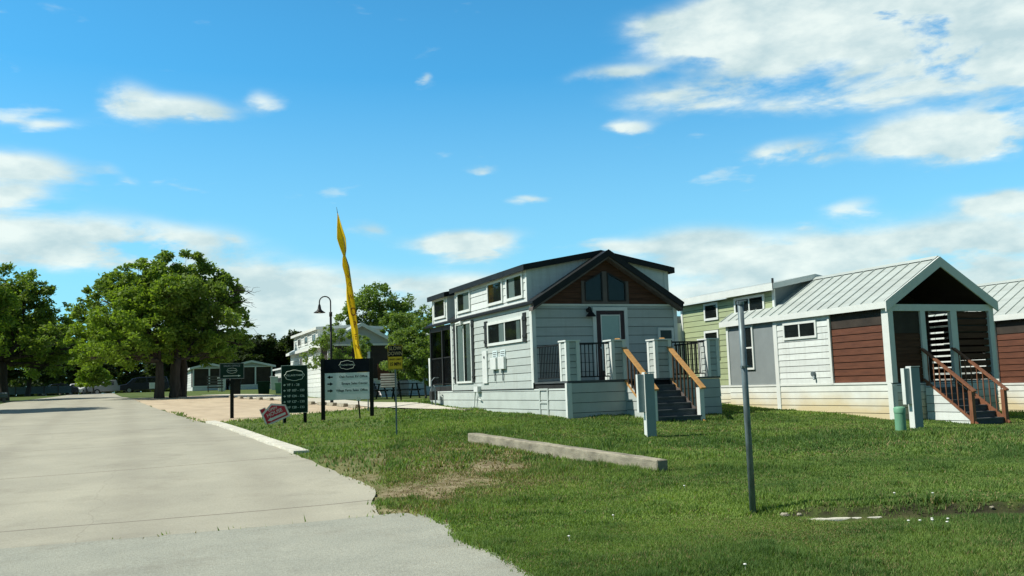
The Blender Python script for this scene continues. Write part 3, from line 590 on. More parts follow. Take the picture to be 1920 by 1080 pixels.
def boxcol(parent, x0, x1, y0, y1, z0, z1, name='deck_post'):
    mb = MB(); mb.box(x0, x1, y0, y1, z0, z1); o = mb.build(name, MT['gap'], parent)
    for P, a, c in ((FRONT(y0), x0, x1), (LEFT(x0), y0, y1), (RIGHT(x1), y0, y1), (BACK(y1), x0, x1)): lap(P, a+.05, c-.05, z0, z1, [MT['side1'], MT['gap']], 'siding', o, c=.155)
    tr = MB()
    for x in (x0, x1):
        for y in (y0, y1): tr.box(x-.04 if x == x0 else x-.05, x+.05 if x == x0 else x+.04, y-.04 if y == y0 else y-.05, y+.05 if y == y0 else y+.04, z0-.004, z1+.004)
    build_parts(tr, 'corner_trim', MT['white'], o)
    cp = MB(); cp.box(x0-.06, x1+.06, y0-.06, y1+.06, z1+.004, z1+.04); cp.build('cap', MT['white'], o)
    return o
def stairs(parent, x0, x1, yt, zt, yb, zb, n, mt_, ms_, mside=None):
    mb = MB(); run = (yt-yb)/n; rise = (zt-zb)/(n+1)
    for i in range(n):
        z = zt-rise*(i+1); y1 = yt-run*i; y0_ = y1-run
        mb.box(x0+.05, x1-.05, y0_-.025, y1, z-.035, z); mb.box(x0+.05, x1-.05, y0_+.0, y0_+.02, z-rise-.01, z-.037)
    o = mb.build('staircase', mt_, parent)
    sb = MB()
    for x in (x0+.005, x1-.045):
        sb.prism([(x, yt, zt-.02), (x, yb, zb+rise-.02), (x, yb, zb-.06), (x, yb+.12, zb-.06), (x, yt, zt-.40)], (.04, 0, 0))
    build_parts(sb, 'stringer', ms_, o)
    if mside:
        P = LEFT(x0); c_ = (zt-zb)/(yt-yb)
        lap(P, yb+.15, yt, zb-.1, zt-.1, [mside, MT['gap']], 'side_siding', o, fl=lambda z: min(yt-.02, max(yb+.05, yb+(z-zb)/c_-.05)))
    return o
def handrail(parent, x, y0, z0, y1, z1, mr_, mb_, drop=.85, n=10, w=.13, name='handrail', turned=False):
    top = MB(); top.beam((x, y0, z0), (x, y1, z1), w, .04); o = top.build(name, mr_, parent)
    lo = MB(); lo.beam((x, y0, z0-drop), (x, y1, z1-drop), .045, .05); lo.build('bottom_rail', mr_, o)
    bl = MB()
    for i in range(1, n):
        t_ = i/n; y = y0+(y1-y0)*t_; z = z0+(z1-z0)*t_
        if turned: bl.tube([(x, y, z-drop), (x, y, z-drop*.85), (x, y, z-drop*.5), (x, y, z-drop*.15), (x, y, z)], [.02, .013, .022, .013, .02], 6)
        else: bl.beam((x, y, z-drop), (x, y, z), .03, .03)
    bl.build('balusters', mb_, o)
    return o

# ------------------------------------------------------------------ house 1: grey park model with black roof
def grey_house():
    h = thing('park_model_home', 'pale grey tiny house with black gable roof, maroon front door and wood-railed deck stairs', 'house', (9.64, 21.63, .65))
    Wd = 4.3; Lw = 6.4; Lt = 8.75; S = [MT['side1'], MT['gap']]
    Lp, Fp, Rp, Bp = LEFT(0), FRONT(0), RIGHT(Wd), BACK(Lt)
    body = MB(); body.box(.01, Wd-.01, .01, Lw, .05, 2.98); body.box(.01, Wd-.01, -1.88, -.0, -.35, .80); body.box(.01, Wd-.01, Lw+.005, Lt-.01, -.1, .86)
    body.build('wall_core', MT['inner'], h)
    lap(Lp, 0, Lw, .72, 2.93, S, 'wall_siding', h, c=.205); lap(Rp, 0, Lt, .72, 2.93, S, 'wall_siding', h); lap(Fp, 0, Wd, .88, 2.84, S, 'wall_siding', h, c=.235)
    lap(BACK(Lw), 0, Wd, .88, 2.84, S, 'wall_siding', h)
    SK = [MT['skirt1'], MT['gap']]
    lap(Lp, -1.9, Lt, -.28, .70, SK, 'skirting', h, c=.235); lap(FRONT(-1.9), 0, 1.58, -.35, .82, SK, 'skirting', h, c=.235); lap(FRONT(-1.9), 2.86, Wd, -.35, .82, SK, 'skirting', h, c=.235)
    lap(Rp, -1.9, Lt, -.35, .70, SK, 'skirting', h, c=.235); lap(Bp, 0, Wd, -.1, .82, SK, 'skirting', h)
    tr = MB(); tr.box(-.04, .07, -.045, .0, .86, 2.9); tr.box(-.045, -.002, .0, .09, .72, 2.9); tr.box(Wd-.07, Wd+.04, -.045, 0, .88, 2.9)
    tr.box(-.042, -.004, Lw-.1, Lw+.004, .72, 2.9); tr.box(-.044, -.0, -1.945, -1.85, -.35, .82); tr.box(.0, .09, -1.942, -1.90, -.35, .82)
    tr.box(-.012, Wd+.012, -.043, -.004, 2.84, 2.885)
    build_parts(tr, 'corner_trim', MT['white'], h)
    ln = MB(); ln.box(-.046, -.004, 0, Lw, .700, .722); ln.build('bottom_flashing', MT['gap'], h)
    # roof
    roof, main = gable_roof(h, Wd, .09, -.28, 8.95, 2.93, 4.31, .07, MT['roofb'], MT['black'], rd=.10, ed=-.01)
    sf = MB(); xm = Wd/2
    for sg in (-1, 1):
        xe = xm+sg*(xm+.10)
        sf.hexa([(xe, -.265, 2.90-.21), (xm, -.265, 4.30-.21), (xm, -.02, 4.30-.21), (xe, -.02, 2.90-.21), (xe, -.265, 2.90-.125), (xm, -.265, 4.30-.125), (xm, -.02, 4.30-.125), (xe, -.02, 2.90-.125)])
    build_parts(sf, 'soffit', MT['soffit'], roof)
    rk = MB()
    for sg in (-1, 1):
        xe = xm+sg*(xm-.02)
        rk.hexa([(xe, -.05, 2.60), (xm, -.05, 4.0-.0), (xm, -.036, 4.0), (xe, -.036, 2.60), (xe, -.05, 2.60+.20), (xm, -.05, 4.20), (xm, -.036, 4.20), (xe, -.036, 2.60+.20)]) if False else None
    # gable of brown boards
    sl_ = (4.30-2.90)/(xm+.13)
    gz = lambda z: (z-2.885+.13)/sl_-.13+.12
    lap(Fp, 0, Wd, 2.885, 4.10, [MT['brown'], MT['gap']], 'gable_boards', h, c=.15, gap=.008, fl=lambda z: max(0, gz(z)-.1), fr=lambda z: min(Wd, Wd-gz(z)+.1))
    gb = MB(); gb.poly([(0, .006, 2.88), (Wd, .006, 2.88), (xm, .006, 4.1)]); gb.build('gable_back', MT['inner'], h)
    gt = MB(); pbox(gt, Fp, 1.42, 2.84, 2.887, 2.96, .03, .06); pbox(gt, Fp, 1.42, 1.52, 2.96, 3.50, .03, .06); pbox(gt, Fp, 2.75, 2.84, 2.96, 3.50, .03, .06); pbox(gt, Fp, 2.05, 2.19, 2.96, 3.76, .03, .062); build_parts(gt, 'gable_window_frame', MT['soffit'], h)
    for pts in ([(1.53, 2.97), (2.03, 2.97), (2.03, 3.72), (1.53, 3.46)], [(2.21, 2.97), (2.73, 2.97), (2.73, 3.46), (2.21, 3.72)]):
        pn = MB(); pn.poly([Fp.p(a, z, .055) for a, z in pts]); bk = MB(); bk.poly([Fp.p(a, z, .048) for a, z in pts])
        fr = MB(); c_ = (sum(a for a, _ in pts)/4, sum(z for _, z in pts)/4)
        for i in range(4):
            a, c = pts[i], pts[(i+1) % 4]; fr.beam(Fp.p(a[0], a[1], .062), Fp.p(c[0], c[1], .062), .03, .035)
        f_ = fr.build('gable_window', MT['blackp'], h); pn.build('pane', MT['glass'], f_); bk.build('dark_room', MT['inner'], f_)
    # dormers
    DW = MT['white2']
    low_dormer(h, Wd, .03, .27, 5.98, 3.93, 4.36, main, DW, MT['roofb'], MT['black'])
    low_dormer(h, Wd, .03, 6.78, 8.34, 3.90, 4.30, main, DW, MT['roofb'], MT['black'])
    P = LEFT(.03)
    for a0, a1, cu in ((.52, 1.68, [(1.1, 1.5, MT['curtain'])]), (1.94, 3.12, None), (4.56, 5.76, [(4.7, 5.2, MT['curtain'])]), (6.95, 8.15, None)):
        window(P, a0, a1, 3.10, 3.78, h, name='dormer_window', curtain=cu)
    # side openings
    window(Lp, .55, 3.10, 1.95, 2.62, h, mull=(1.80,), curtain=[(1.86, 2.25, MT['curtain']), (.75, 1.0, MT['blindm'])])
    shutter(Lp, .33, .53, 1.93, 2.70, h); shutter(Lp, 3.13, 3.36, 1.93, 2.68, h)
    window(Lp, 4.46, 5.88, .93, 2.80, h, mull=(5.17,), t=.06, name='sliding_door', curtain=[(4.54, 4.95, MT['blindm']), (5.25, 5.72, MT['curtain'])])
    shutter(Lp, 4.28, 4.44, .95, 2.82, h); shutter(Lp, 5.90, 6.12, .95, 2.80, h)
    mb = MB(); pbox(mb, Lp, 3.19, 3.56, .90, 1.83, .03, .07); mb.build('access_panel', MT['lightpanel'], h)
    kn = MB(); pbox(kn, Lp, 3.34, 3.40, 1.62, 1.68, .07, .09); kn.build('latch', MT['blackp'], h)
    for a0, a1 in ((2.38, 2.80), (1.78, 2.22)):
        mb = MB(); pbox(mb, Lp, a0, a1, 1.27, 1.60, .03, .12); o = mb.build('utility_box', MT['lightpanel'], h, bevel=.01)
        nb = MB(); pbox(nb, Lp, a0+.04, a1-.04, 1.62, 1.80, .03, .05); nb.build('notice_sheet', MT['signw'], h)
        for q in range(3):
            lb = MB(); pbox(lb, Lp, a0+.08, a1-.08, 1.64+.05*q, 1.66+.05*q, .05, .052); lb.build('notice_line', MT['gap'], h)
        cd = MB(); cd.tube([Lp.p((a0+a1)/2, 1.27, .06), Lp.p((a0+a1)/2, .95, .06)], .018, 8); cd.build('conduit', MT['galv'], o)
    # skirting details
    wdr = MB()
    for a0, a1, z0, z1 in ((-.88, -.34, .66, .71), (-.88, -.82, .02, .66), (-.40, -.34, .02, .66), (-.82, -.40, .34, .38)): pbox(wdr, Lp, a0, a1, z0, z1, .03, .05)
    build_parts(wdr, 'crawl_hatch', MT['skirt1'], h)
    tb = MB(); pbox(tb, Lp, 3.80, 4.12, .66, .82, .03, .15); tb.tube([Lp.p(3.9, .68, .08), Lp.p(3.9, .45, .08), Lp.p(3.7, .42, .08)], .02); tb.tube([Lp.p(4.1, .68, .1), Lp.p(4.2, .4, .1), Lp.p(4.2, .2, .12)], .022)
    tb.build('junction_box', MT['lightpanel'], h)
    # porch light on side
    sp = MB(); pbox(sp, Lp, 5.1, 5.25, 2.74, 2.84, .03, .16); sp.tube([Lp.p(5.18, 2.8, .12), Lp.p(5.35, 2.76, .22)], .045); sp.build('security_light', MT['white'], h)
    # front door
    dr = MB()
    pbox(dr, Fp, 1.72, 2.77, 2.71, 2.80, .03, .07); pbox(dr, Fp, 1.72, 1.82, .88, 2.71, .03, .07); pbox(dr, Fp, 2.67, 2.77, .88, 2.71, .03, .07); build_parts(dr, 'door_trim', MT['white'], h)
    d = MB(); pbox(d, Fp, 1.83, 1.95, .88, 2.70, .035, .06); pbox(d, Fp, 2.54, 2.66, .88, 2.70, .035, .06); pbox(d, Fp, 1.95, 2.54, 2.60, 2.70, .035, .06); pbox(d, Fp, 1.95, 2.54, .88, 1.12, .035, .06)
    do = d.build('front_door', MT['door'], h)
    gf = MB()
    for a0, a1, z0, z1 in ((1.95, 1.98, 1.12, 2.60), (2.51, 2.54, 1.12, 2.60), (1.98, 2.51, 2.57, 2.60), (1.98, 2.51, 1.12, 1.15)): pbox(gf, Fp, a0, a1, z0, z1, .04, .067)
    gf.build('pane_bead', MT['white'], do)
    pn = MB(); pbox(pn, Fp, 1.98, 2.51, 1.15, 2.57, .036, .05); pn.build('pane', MT['doorpane'], do)
    kn = MB(); kn.tube([Fp.p(1.89, 1.72, .06), Fp.p(1.89, 1.72, .12)], .025, 10); kn.tube([Fp.p(1.89, 1.84, .06), Fp.p(1.89, 1.84, .085)], .022, 10); kn.build('handle', MT['chrome'], do)
    lm = MB(); lm.tube([Fp.p(1.60, 2.72, .03), Fp.p(1.60, 2.72, .07)], .06, 12); lm.tube([Fp.p(1.60, 2.72, .05), Fp.p(1.60, 2.80, .10), Fp.p(1.60, 2.78, .17), Fp.p(1.60, 2.70, .19)], .018)
    lm.lathe([(.03, 0), (.05, -.05), (.14, -.16), (.135, -.165), (.04, -.06)], tuple(Fp.p(1.60, 2.71, .19)), 16); lm.build('porch_light', MT['black'], h)
    # small front window behind the stairs
    window(Fp, 3.70, 4.20, 1.60, 2.24, h, t=.07, gl=MT['glass'], name='window')
    mt_ = MB(); mt_.lathe([(0, .02), (.08, .02), (.09, 0), (.09, -.02)], (3.47, -.06, 1.24), 12); mt_.build('hose_bib', MT['galv'], h)
    # deck
    dk = MB(); dk.box(-.02, Wd+.02, -1.93, -.035, .825, .872); dk.build('deck_floor', MT['deck'], h)
    boxcol(h, .02, .30, -1.90, -1.60, .875, 1.80); boxcol(h, 1.24, 1.56, -1.90, -1.60, .875, 1.80); boxcol(h, 2.46, 2.86, -1.90, -1.60, .875, 1.80); boxcol(h, 3.99, 4.28, -1.90, -1.60, .875, 1.80)
    railing(h, (.35, -1.77), (1.20, -1.77), .90, 1.76); railing(h, (2.90, -1.77), (3.95, -1.77), .90, 1.76)
    railing(h, (.10, -1.56), (.10, -.06), .90, 1.76, sp=.09); railing(h, (4.2, -1.56), (4.2, -.06), .90, 1.76, sp=.09)
    # stairs: treads charcoal
    stairs(h, 1.58, 2.86, -1.93, .86, -3.22, -.17, 6, MT['deck'], MT['soffit'], MT['side1'])
    for x, in ((1.56,), (2.84,)):
        handrail(h, x, -1.60, 1.84+.03, -3.32, .60, MT['wood'], MT['balw'], drop=.80, n=11)
        pb = MB(); pb.box(x-.06, x+.06, -3.24, -3.10, -.3, .62); build_parts(pb, 'newel_post', MT['white'], h)
    # back porch
    pp = MB()
    for y in (6.50, 7.40, 8.66): pp.box(.0, .09, y, y+.09, .88, 2.80)
    pp.box(.01, .08, Lw, Lt, 2.70, 2.86); build_parts(pp, 'porch_post', MT['blackp'], h)
    sc_ = MB(); sc_.poly([(.10, Lw+.02, .9), (.10, Lt-.02, .9), (.10, Lt-.02, 2.8), (.10, Lw+.02, 2.8)]); sc_.poly([(.1, Lt-.02, .9), (Wd-.1, Lt-.02, .9), (Wd-.1, Lt-.02, 2.8), (.1, Lt-.02, 2.8)]); sc_.build('porch_screen', MT['glassd'], h)
    inn = MB(); inn.poly([(.9, Lw+.1, .9), (.9, Lt-.1, .9), (.9, Lt-.1, 2.8), (.9, Lw+.1, 2.8)]); inn.build('porch_curtain', MT['brown'], h)
    railing(h, (.05, Lw+.1), (.05, Lt-.1), .88, 1.80, sp=.11, name='porch_railing')
    cw = MB(); cw.box(-.03, .12, 8.70, 8.86, .88, 1.84); cw.build('porch_corner_post', MT['white'], h)
    return h
grey_house()

# ------------------------------------------------------------------ house 2 type: metal roof, slatted porch, green back
def slat_house(label, loc, short=False):
    h = thing('park_model_home', label, 'house', loc); Wd = 3.60
    WS = [MT['white2'], MT['gap']]; SK = [MT['skirt2'], MT['gap']]; GS = [MT['green'], MT['gap']]
    Lp, Fp, Rp = LEFT(0), FRONT(0), RIGHT(Wd)
    core = MB(); core.box(.01, Wd-.01, 2.06, 6.70, .0, 2.95); core.box(.45, Wd-.02, 6.71, 9.9, .0, 3.6); core.box(.02, Wd-.02, .02, 2.05, -.3, .90); core.build('wall_core', MT['inner'], h)
    lap(Lp, 2.12, 4.26, .97, 2.90, WS, 'wall_siding', h, c=.175); lap(Rp, 2.12, 9.9, .97, 2.90, WS, 'wall_siding', h, c=.175)
    lap(Lp, 0, 6.72, -.35, .93, SK, 'skirting', h, c=.185); lap(Fp, 0, Wd, -.4, .93, SK, 'skirting', h, c=.185); lap(Rp, 0, 9.9, -.4, .93, SK, 'skirting', h, c=.185)
    lap(LEFT(.43), 6.72, 9.9, -.2, .93, SK, 'skirting', h, c=.185)
    lap(LEFT(.43), 6.72, 9.9, .99, 3.80, GS, 'green_siding', h, c=.185); lap(LEFT(.43), 4.86, 6.72, 3.1, 3.80, GS, 'green_siding', h, c=.185)
    gp = MB(); pbox(gp, Lp, 4.42, 6.72, .99, 2.90, .0, .018); gp.build('grey_wall_panel', MT['grey'], h)
    gq = MB(); gq.poly([(0, 6.722, .95), (.43, 6.722, .95), (.43, 6.722, 2.95), (0, 6.722, 2.95)]); gq.build('bay_end', MT['grey'], h)
    tr = MB()
    for a0, a1, z0, z1, b1 in ((4.26, 4.42, -.2, 2.92, .05), (2.04, 2.12, .95, 2.92, .05), (6.64, 6.74, .99, 2.92, .045), (0, 9.9, .93, .985, .045)):
        if a1 < 9: pbox(tr, Lp, a0, a1, z0, z1, .0, b1)
        else: pbox(tr, Lp, 0, 6.74, z0, z1, 0, .043); pbox(tr, LEFT(.43), 6.75, 9.9, z0, z1, 0, .043)
    pbox(tr, Lp, -.035, .12, -.4, .93, .002, .047); pbox(tr, Fp, 0, .10, -.4, .93, .002, .046); pbox(tr, LEFT(.43), 4.80, 4.90, 3.15, 3.85, .0, .05); pbox(tr, LEFT(.43), 9.82, 9.93, .95, 3.8, 0, .05)
    build_parts(tr, 'corner_trim', MT['white'], h)
    roof, main = gable_roof(h, Wd, .11, -.07, 6.95, 2.99, 4.16, .07, MT['roofw'], MT['white'], ribs=.41)
    # roof fascia is heavy and white at the front
    xm = Wd/2; s_ = (4.16-2.99)/(xm+.14); fb = MB()
    for sg in (-1, 1):
        xe = xm+sg*(xm+.15)
        fb.hexa([(xe, -.14, 2.99-.25), (xm, -.14, 4.16-.25), (xm, -.102, 4.16-.25), (xe, -.102, 2.99-.25), (xe, -.14, 3.005), (xm, -.14, 4.175), (xm, -.102, 4.175), (xe, -.102, 3.005)])
    fb.build('front_bargeboard', MT['white'], roof)
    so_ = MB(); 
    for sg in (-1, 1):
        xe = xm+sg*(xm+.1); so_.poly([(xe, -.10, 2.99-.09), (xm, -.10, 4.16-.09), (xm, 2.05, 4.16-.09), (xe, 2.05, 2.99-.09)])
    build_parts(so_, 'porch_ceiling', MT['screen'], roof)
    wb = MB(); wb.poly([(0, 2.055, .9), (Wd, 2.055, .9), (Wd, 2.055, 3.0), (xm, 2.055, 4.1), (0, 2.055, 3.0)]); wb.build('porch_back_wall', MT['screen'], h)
    low_dormer(h, Wd, .43, 4.90, 9.9, 3.97, 4.28, main, MT['green'], MT['roofw'], MT['white'], ov=.22, sides=(1, -1), th=.08) if False else None
    # back section: shallow roof over the taller rooms
    rf = MB(); zt = lambda x: 4.30-abs(x-xm)*.19; xl = .18; xr = Wd+.1
    for a, c in ((xl, xm), (xm, xr)):
        rf.hexa([(a, 4.60, zt(a)-.06), (c, 4.60, zt(c)-.06), (c, 10.1, zt(c)-.06), (a, 10.1, zt(a)-.06), (a, 4.60, zt(a)), (c, 4.60, zt(c)), (c, 10.1, zt(c)), (a, 10.1, zt(a))])
    r2_ = rf.build('rear_roof', MT['roofw'], h)
    fs = MB(); fs.box(xl-.03, xl-.002, 4.57, 10.13, zt(xl)-.20, zt(xl)+.01)
    for a, c in ((xl-.028, xm), (xm, xr)): fs.hexa([(a, 4.57, zt(a)-.16), (c, 4.57, zt(c)-.16), (c, 4.596, zt(c)-.16), (a, 4.596, zt(a)-.16), (a, 4.57, zt(a)+.008), (c, 4.57, zt(c)+.008), (c, 4.596, zt(c)+.008), (a, 4.596, zt(a)+.008)])
    build_parts(fs, 'fascia', MT['white'], r2_)
    vp_ = MB(); vp_.tube([(.6, 5.1, 3.9), (.6, 5.1, 4.22)], .035); vp_.build('vent_pipe', MT['blackp'], h)
    ck = MB(); ck.poly([(.43, 4.86, main(.43)-.1), (xm, 4.86, main(xm)-.1), (xm, 4.86, zt(xm)-.05), (.43, 4.86, zt(.43)-.05)]); ck.poly([(Wd-.01, 4.86, 2.9), (xm, 4.86, main(xm)-.1), (xm, 4.86, zt(xm)-.05), (Wd-.01, 4.86, zt(Wd)-.05)]); build_parts(ck, 'dormer_cheek', MT['grey'], h)
    P = LEFT(.43)
    window(P, 5.28, 6.80, 3.22, 3.76, h, mull=(6.04,), name='dormer_window'); window(P, 7.70, 8.50, 3.16, 3.74, h, name='dormer_window')
    window(P, 7.74, 8.56, 1.85, 2.82, h, hm=(2.3,)); window(Lp, 5.38, 5.90, 1.45, 2.80, h, hm=(2.12,), t=.06)
    window(Lp, 2.56, 3.96, 2.25, 2.74, h, mull=(3.27,), t=.065)
    # rear bump with downspout
    rb = MB(); rb.box(-.25, .42, 9.95, 11.2, -.1, 3.45); rb.build('rear_closet', MT['grey'], h)
    ds = MB(); ds.tube([(-.05, 9.90, 3.4), (-.05, 9.90, .2)], .05, 8); ds.box(.12, .40, 9.90, 9.94, .9, 3.2); ds.build('downspout', MT['white'], h)
    hc = MB(); hc.tube([(.38, 7.0, 1.3), (.36, 7.02, .6), (.3, 7.1, .45), (.1, 7.4, .42)], .012, 6); hc.build('cable', MT['blackp'], h)
    vt = MB(); vt.tube([Lp.p(2.79, 1.25, .03), Lp.p(2.79, 1.25, .09)], .075, 12); vt.tube([Lp.p(2.75, 1.2, .06), Lp.p(2.73, 1.1, .1)], .03, 8); vt.build('dryer_vent', MT['galv'], h)
    # slatted porch
    cp = MB(); cp.box(-.04, .13, -.06, .16, .96, 2.88); cp.box(Wd-.13, Wd+.04, -.06, .16, .96, 2.88); cp.box(1.06, 1.22, -.05, .05, .96, 2.76); cp.box(2.10, 2.32, -.05, .05, .96, 2.76)
    cp.box(-.035, Wd+.035, -.055, .045, 2.76, 2.93); build_parts(cp, 'porch_post', MT['white'], h)
    sl2 = MB(); z = .99
    for k in range(8): sl2.box(.01, .045, .17, 2.03, z+k*.181, z+k*.181+.160)
    sl2.build('side_slats', MT['slat'], h)
    up = MB(); up.box(.012, .05, .17, 2.03, 2.44, 2.90); up.box(.05, .06, .17, 2.03, .97, 2.44); build_parts(up, 'side_screen', MT['screen'], h)
    fr_ = MB(); fr_.box(-.03, .0, .16, 2.04, .935, .965); fr_.build('side_sill', MT['grey'], h)
    sr = MB(); z = .99
    for k in range(11): sr.box(Wd-.04, Wd-.01, .17, 2.03, z+k*.166, z+k*.166+.120)
    sr.build('side_slats', MT['brown'], h)
    fl_ = MB(); fl_.box(.14, 1.05, .0, .03, 2.2, 2.75); fl_.box(2.33, 3.46, .035, .05, 2.2, 2.75); build_parts(fl_, 'front_screen', MT['screen'], h)
    ls = MB()
    for k in range(7): ls.box(.14, 1.05, .0, .03, .97+k*.176, .97+k*.176+.165)
    ls.build('front_slats', MT['brown'], h); lb_ = MB(); lb_.box(.14, 1.05, .035, .05, .97, 2.75); lb_.build('screen_backing', MT['screen'], h)
    rs = MB()
    for k in range(10): rs.box(2.33, 3.46, .0, .03, .97+k*.18, .97+k*.18+.135)
    rs.build('front_slats', MT['brown'], h)
    fd = MB(); fd.box(.0, Wd, .02, 2.05, .90, .955); fd.build('porch_floor', MT['deck'], h)
    stairs(h, 1.05, 2.10, -.06, .95, -1.40, -.10, 6, MT['deck'], MT['wood2'], MT['white2'])
    for x in (1.04, 2.12):
        handrail(h, x, -.02, 1.80, -1.52, .70, MT['wood2'], MT['wood2'], drop=.78, n=9, w=.11, turned=True)
        pb = MB(); pb.box(x-.05, x+.05, -1.46, -1.36, -.25, .72); build_parts(pb, 'newel_post', MT['wood2'], h)
    return h
slat_house('white tiny house with ribbed metal roof, brown slatted porch and olive green rear', (17.67, 17.71, .25))
slat_house('white tiny house with brown slatted porch cut off by the right edge of the view', (24.0, 17.80, .06))

# ------------------------------------------------------------------ cottages further off
def cottage(label, loc, Wd, L_, fz, ew, rz, wall, wallg, skirt, roofm, dormer=True, rot=0, porch=True, brownpanel=False, flatroof=False, front_cols=(.5,)):
    h = thing('cottage', label, 'house', loc, rot)
    S = [wall, MT['gap']]
    pd = 2.0 if porch else 0
    core = MB(); core.box(.01, Wd-.01, pd, L_, 0, ew); core.box(.01, Wd-.01, .01, pd-.01, -.3, fz-.06) if porch else None; core.build('wall_core', MT['inner'], h)
    for P in (LEFT(0), RIGHT(Wd)): lap(P, pd, L_, fz, ew, S, 'wall_siding', h, c=.25); lap(P, 0, L_, -.5, fz, [skirt, MT['gap']], 'skirting', h, c=.3)
    lap(FRONT(pd), 0, Wd, fz, ew, [wallg, MT['gap']], 'wall_siding', h, c=.25); lap(FRONT(0), 0, Wd, -.5, fz, [skirt, MT['gap']], 'skirting', h, c=.3)
    roof, main = gable_roof(h, Wd, .28, -.3, L_+.2, ew, rz, .08, roofm, MT['white'])
    xm = Wd/2; gt = MB(); gt.poly([(0, -.0, ew-.05), (Wd, 0, ew-.05), (Wd, 0, main(Wd)-.1), (xm, 0, rz-.1), (0, 0, main(0)-.1)]); gt.build('gable_wall', wallg, h)
    cols = MB()
    for k in (0.0,)+tuple(front_cols)+(1.0,): x = .06+(Wd-.12)*k; cols.box(x-.07, x+.07, -.02, .12, fz, ew-.04)
    cols.box(.0, Wd, -.03, .11, ew-.13, ew-.02); cols.box(0, Wd, -.025, .11, fz+.0, fz+.10); build_parts(cols, 'porch_post', MT['white'], h)
    sc_ = MB(); sc_.box(.1, Wd-.1, .14, .16, fz+.1, ew-.13); sc_.box(.03, .05, .2, pd, fz+.1, ew-.13); sc_.build('porch_screen', MT['screen'] if not brownpanel else MT['glassd'], h)
    if dormer:
        low_dormer(h, Wd, .05, 3.0, L_-1.2, main(.05)+.95, rz+.08, main, wall, roofm, MT['white'], ov=.3)
        for a in (3.6, 6.2, 8.6): window(LEFT(.05), a, a+1.1, main(.05)+.12, main(.05)+.68, h, name='dormer_window', mull=(a+.55,))
        for a in (3.2, 7.8): window(LEFT(0), a, a+.9, fz+1.0, fz+1.7, h, mull=(a+.45,))
    return h
off = cottage('grey gabled white cottage beyond the signs, with a dormer and a screened front porch', (10.35, 51.3, 1.08), 3.75, 12.5, .95, 3.05, 4.2, MT['white2'], MT['pale'], MT['white2'], MT['roofw'], True, front_cols=(.62,))
bp_ = MB(); bp_.box(2.62, 3.35, -.75, -.70, .95, 1.85); bp_.build('stair_screen', MT['brown'], off)
stairs(off, 1.9, 2.6, -.05, .95, -1.6, -.05, 5, MT['deck'], MT['pink'], None)
cottage('pale cottage behind the left oak trunk with two dark screen panels under a low gable', (6.2, 98.5, 1.95), 3.2, 9, .45, 2.4, 2.85, MT['white2'], MT['pale'], MT['white2'], MT['roofw'], False, front_cols=(.5,))
cottage('grey cottage with two dark porch screens behind the small sign post', (9.75, 97.8, 1.95), 4.2, 9, .45, 2.45, 3.0, MT['white2'], MT['pale'], MT['white2'], MT['roofw'], False, front_cols=(.2, .6))
cottage('low cottage half hidden behind the tall green number sign', (15.3, 96.0, 1.85), 4.2, 9, .45, 2.3, 2.8, MT['white2'], MT['white2'], MT['white2'], MT['roofw'], False, front_cols=(.5,))
cottage('white cottage with a blue grey panel showing right of the yellow speed sign', (15.9, 54.5, 1.1), 3.8, 9, .9, 2.9, 3.9, MT['white2'], MT['white2'], MT['white2'], MT['roofw'], False, front_cols=(.3, .7))

# ------------------------------------------------------------------ signs
def frame_at(x, y, name, label, cat='sign', yaw=None, z=None):
    zz = g(x, y) if z is None else z
    return thing(name, label, cat, (x, y, zz-.02), yaw if yaw is not None else -math.atan2(x, y))
def emblem(parent, cx, cz, w, h, m, y=-.034, txt='VILLAGE FARM', th=.012):
    # wavy-edged oval badge outline with the name inside
    pts = []; n = 64
    for i in range(n):
        a = 2*math.pi*i/n; k = 1+.05*math.cos(8*a); c, s = math.cos(a), math.sin(a); pw = .8
        pts.append((cx+w/2*k*math.copysign(abs(c)**pw, c), y, cz+h/2*k*math.copysign(abs(s)**1.05, s)))
    mb = MB(); mb.tube(pts+[pts[0]], th, 5, False); o = mb.build('emblem', m, parent)
    text_obj('emblem_lettering', txt, h*.25, m, o, (cx, y, cz), (R(90), 0, 0), bold=.001)
    return o
FT = (R(90), 0, 0)
# big directional sign
s = frame_at(6.47, 29.1, 'direction_sign', 'wide two-post sign with dark header and pale panel of three arrows', yaw=-.28); s.scale = (.95, .95, .97)
for x in (-.80, .80):
    mb = MB(); mb.box(x-.065, x+.065, -.05, .06, -.5, 1.97); mb.build('post', MT['post'], s, bevel=.008)
mb = MB(); mb.box(-.735, .735, -.03, .02, 1.52, 1.965); mb.build('header_board', MT['navy'], s)
mb = MB(); mb.box(-.735, .735, -.03, .02, .64, 1.515); mb.build('panel', MT['signw'], s)
emblem(s, 0, 1.77, .50, .27, MT['sage'], y=-.035, th=.006)
for i, (tx, left) in enumerate((('Oak Forest RV Office', True), ('Escape Sales Center', False), ('Village Farm Sales Office', False))):
    z = 1.385-.222*i; text_obj('lettering', tx, .105, MT['ink'], s, (.67, -.032, z), FT, 'RIGHT', bold=.0012)
    q = -1 if left else 1; cx = -.56; mb = MB(); mb.prism([(cx-.09*q, -.031, z-.022), (cx+.0*q, -.031, z-.022), (cx+.0*q, -.031, z-.055), (cx+.10*q, -.031, z), (cx, -.031, z+.055), (cx, -.031, z+.022), (cx-.09*q, -.031, z+.022)], (0, -.003, 0)); mb.build('arrow', MT['ink'], s)
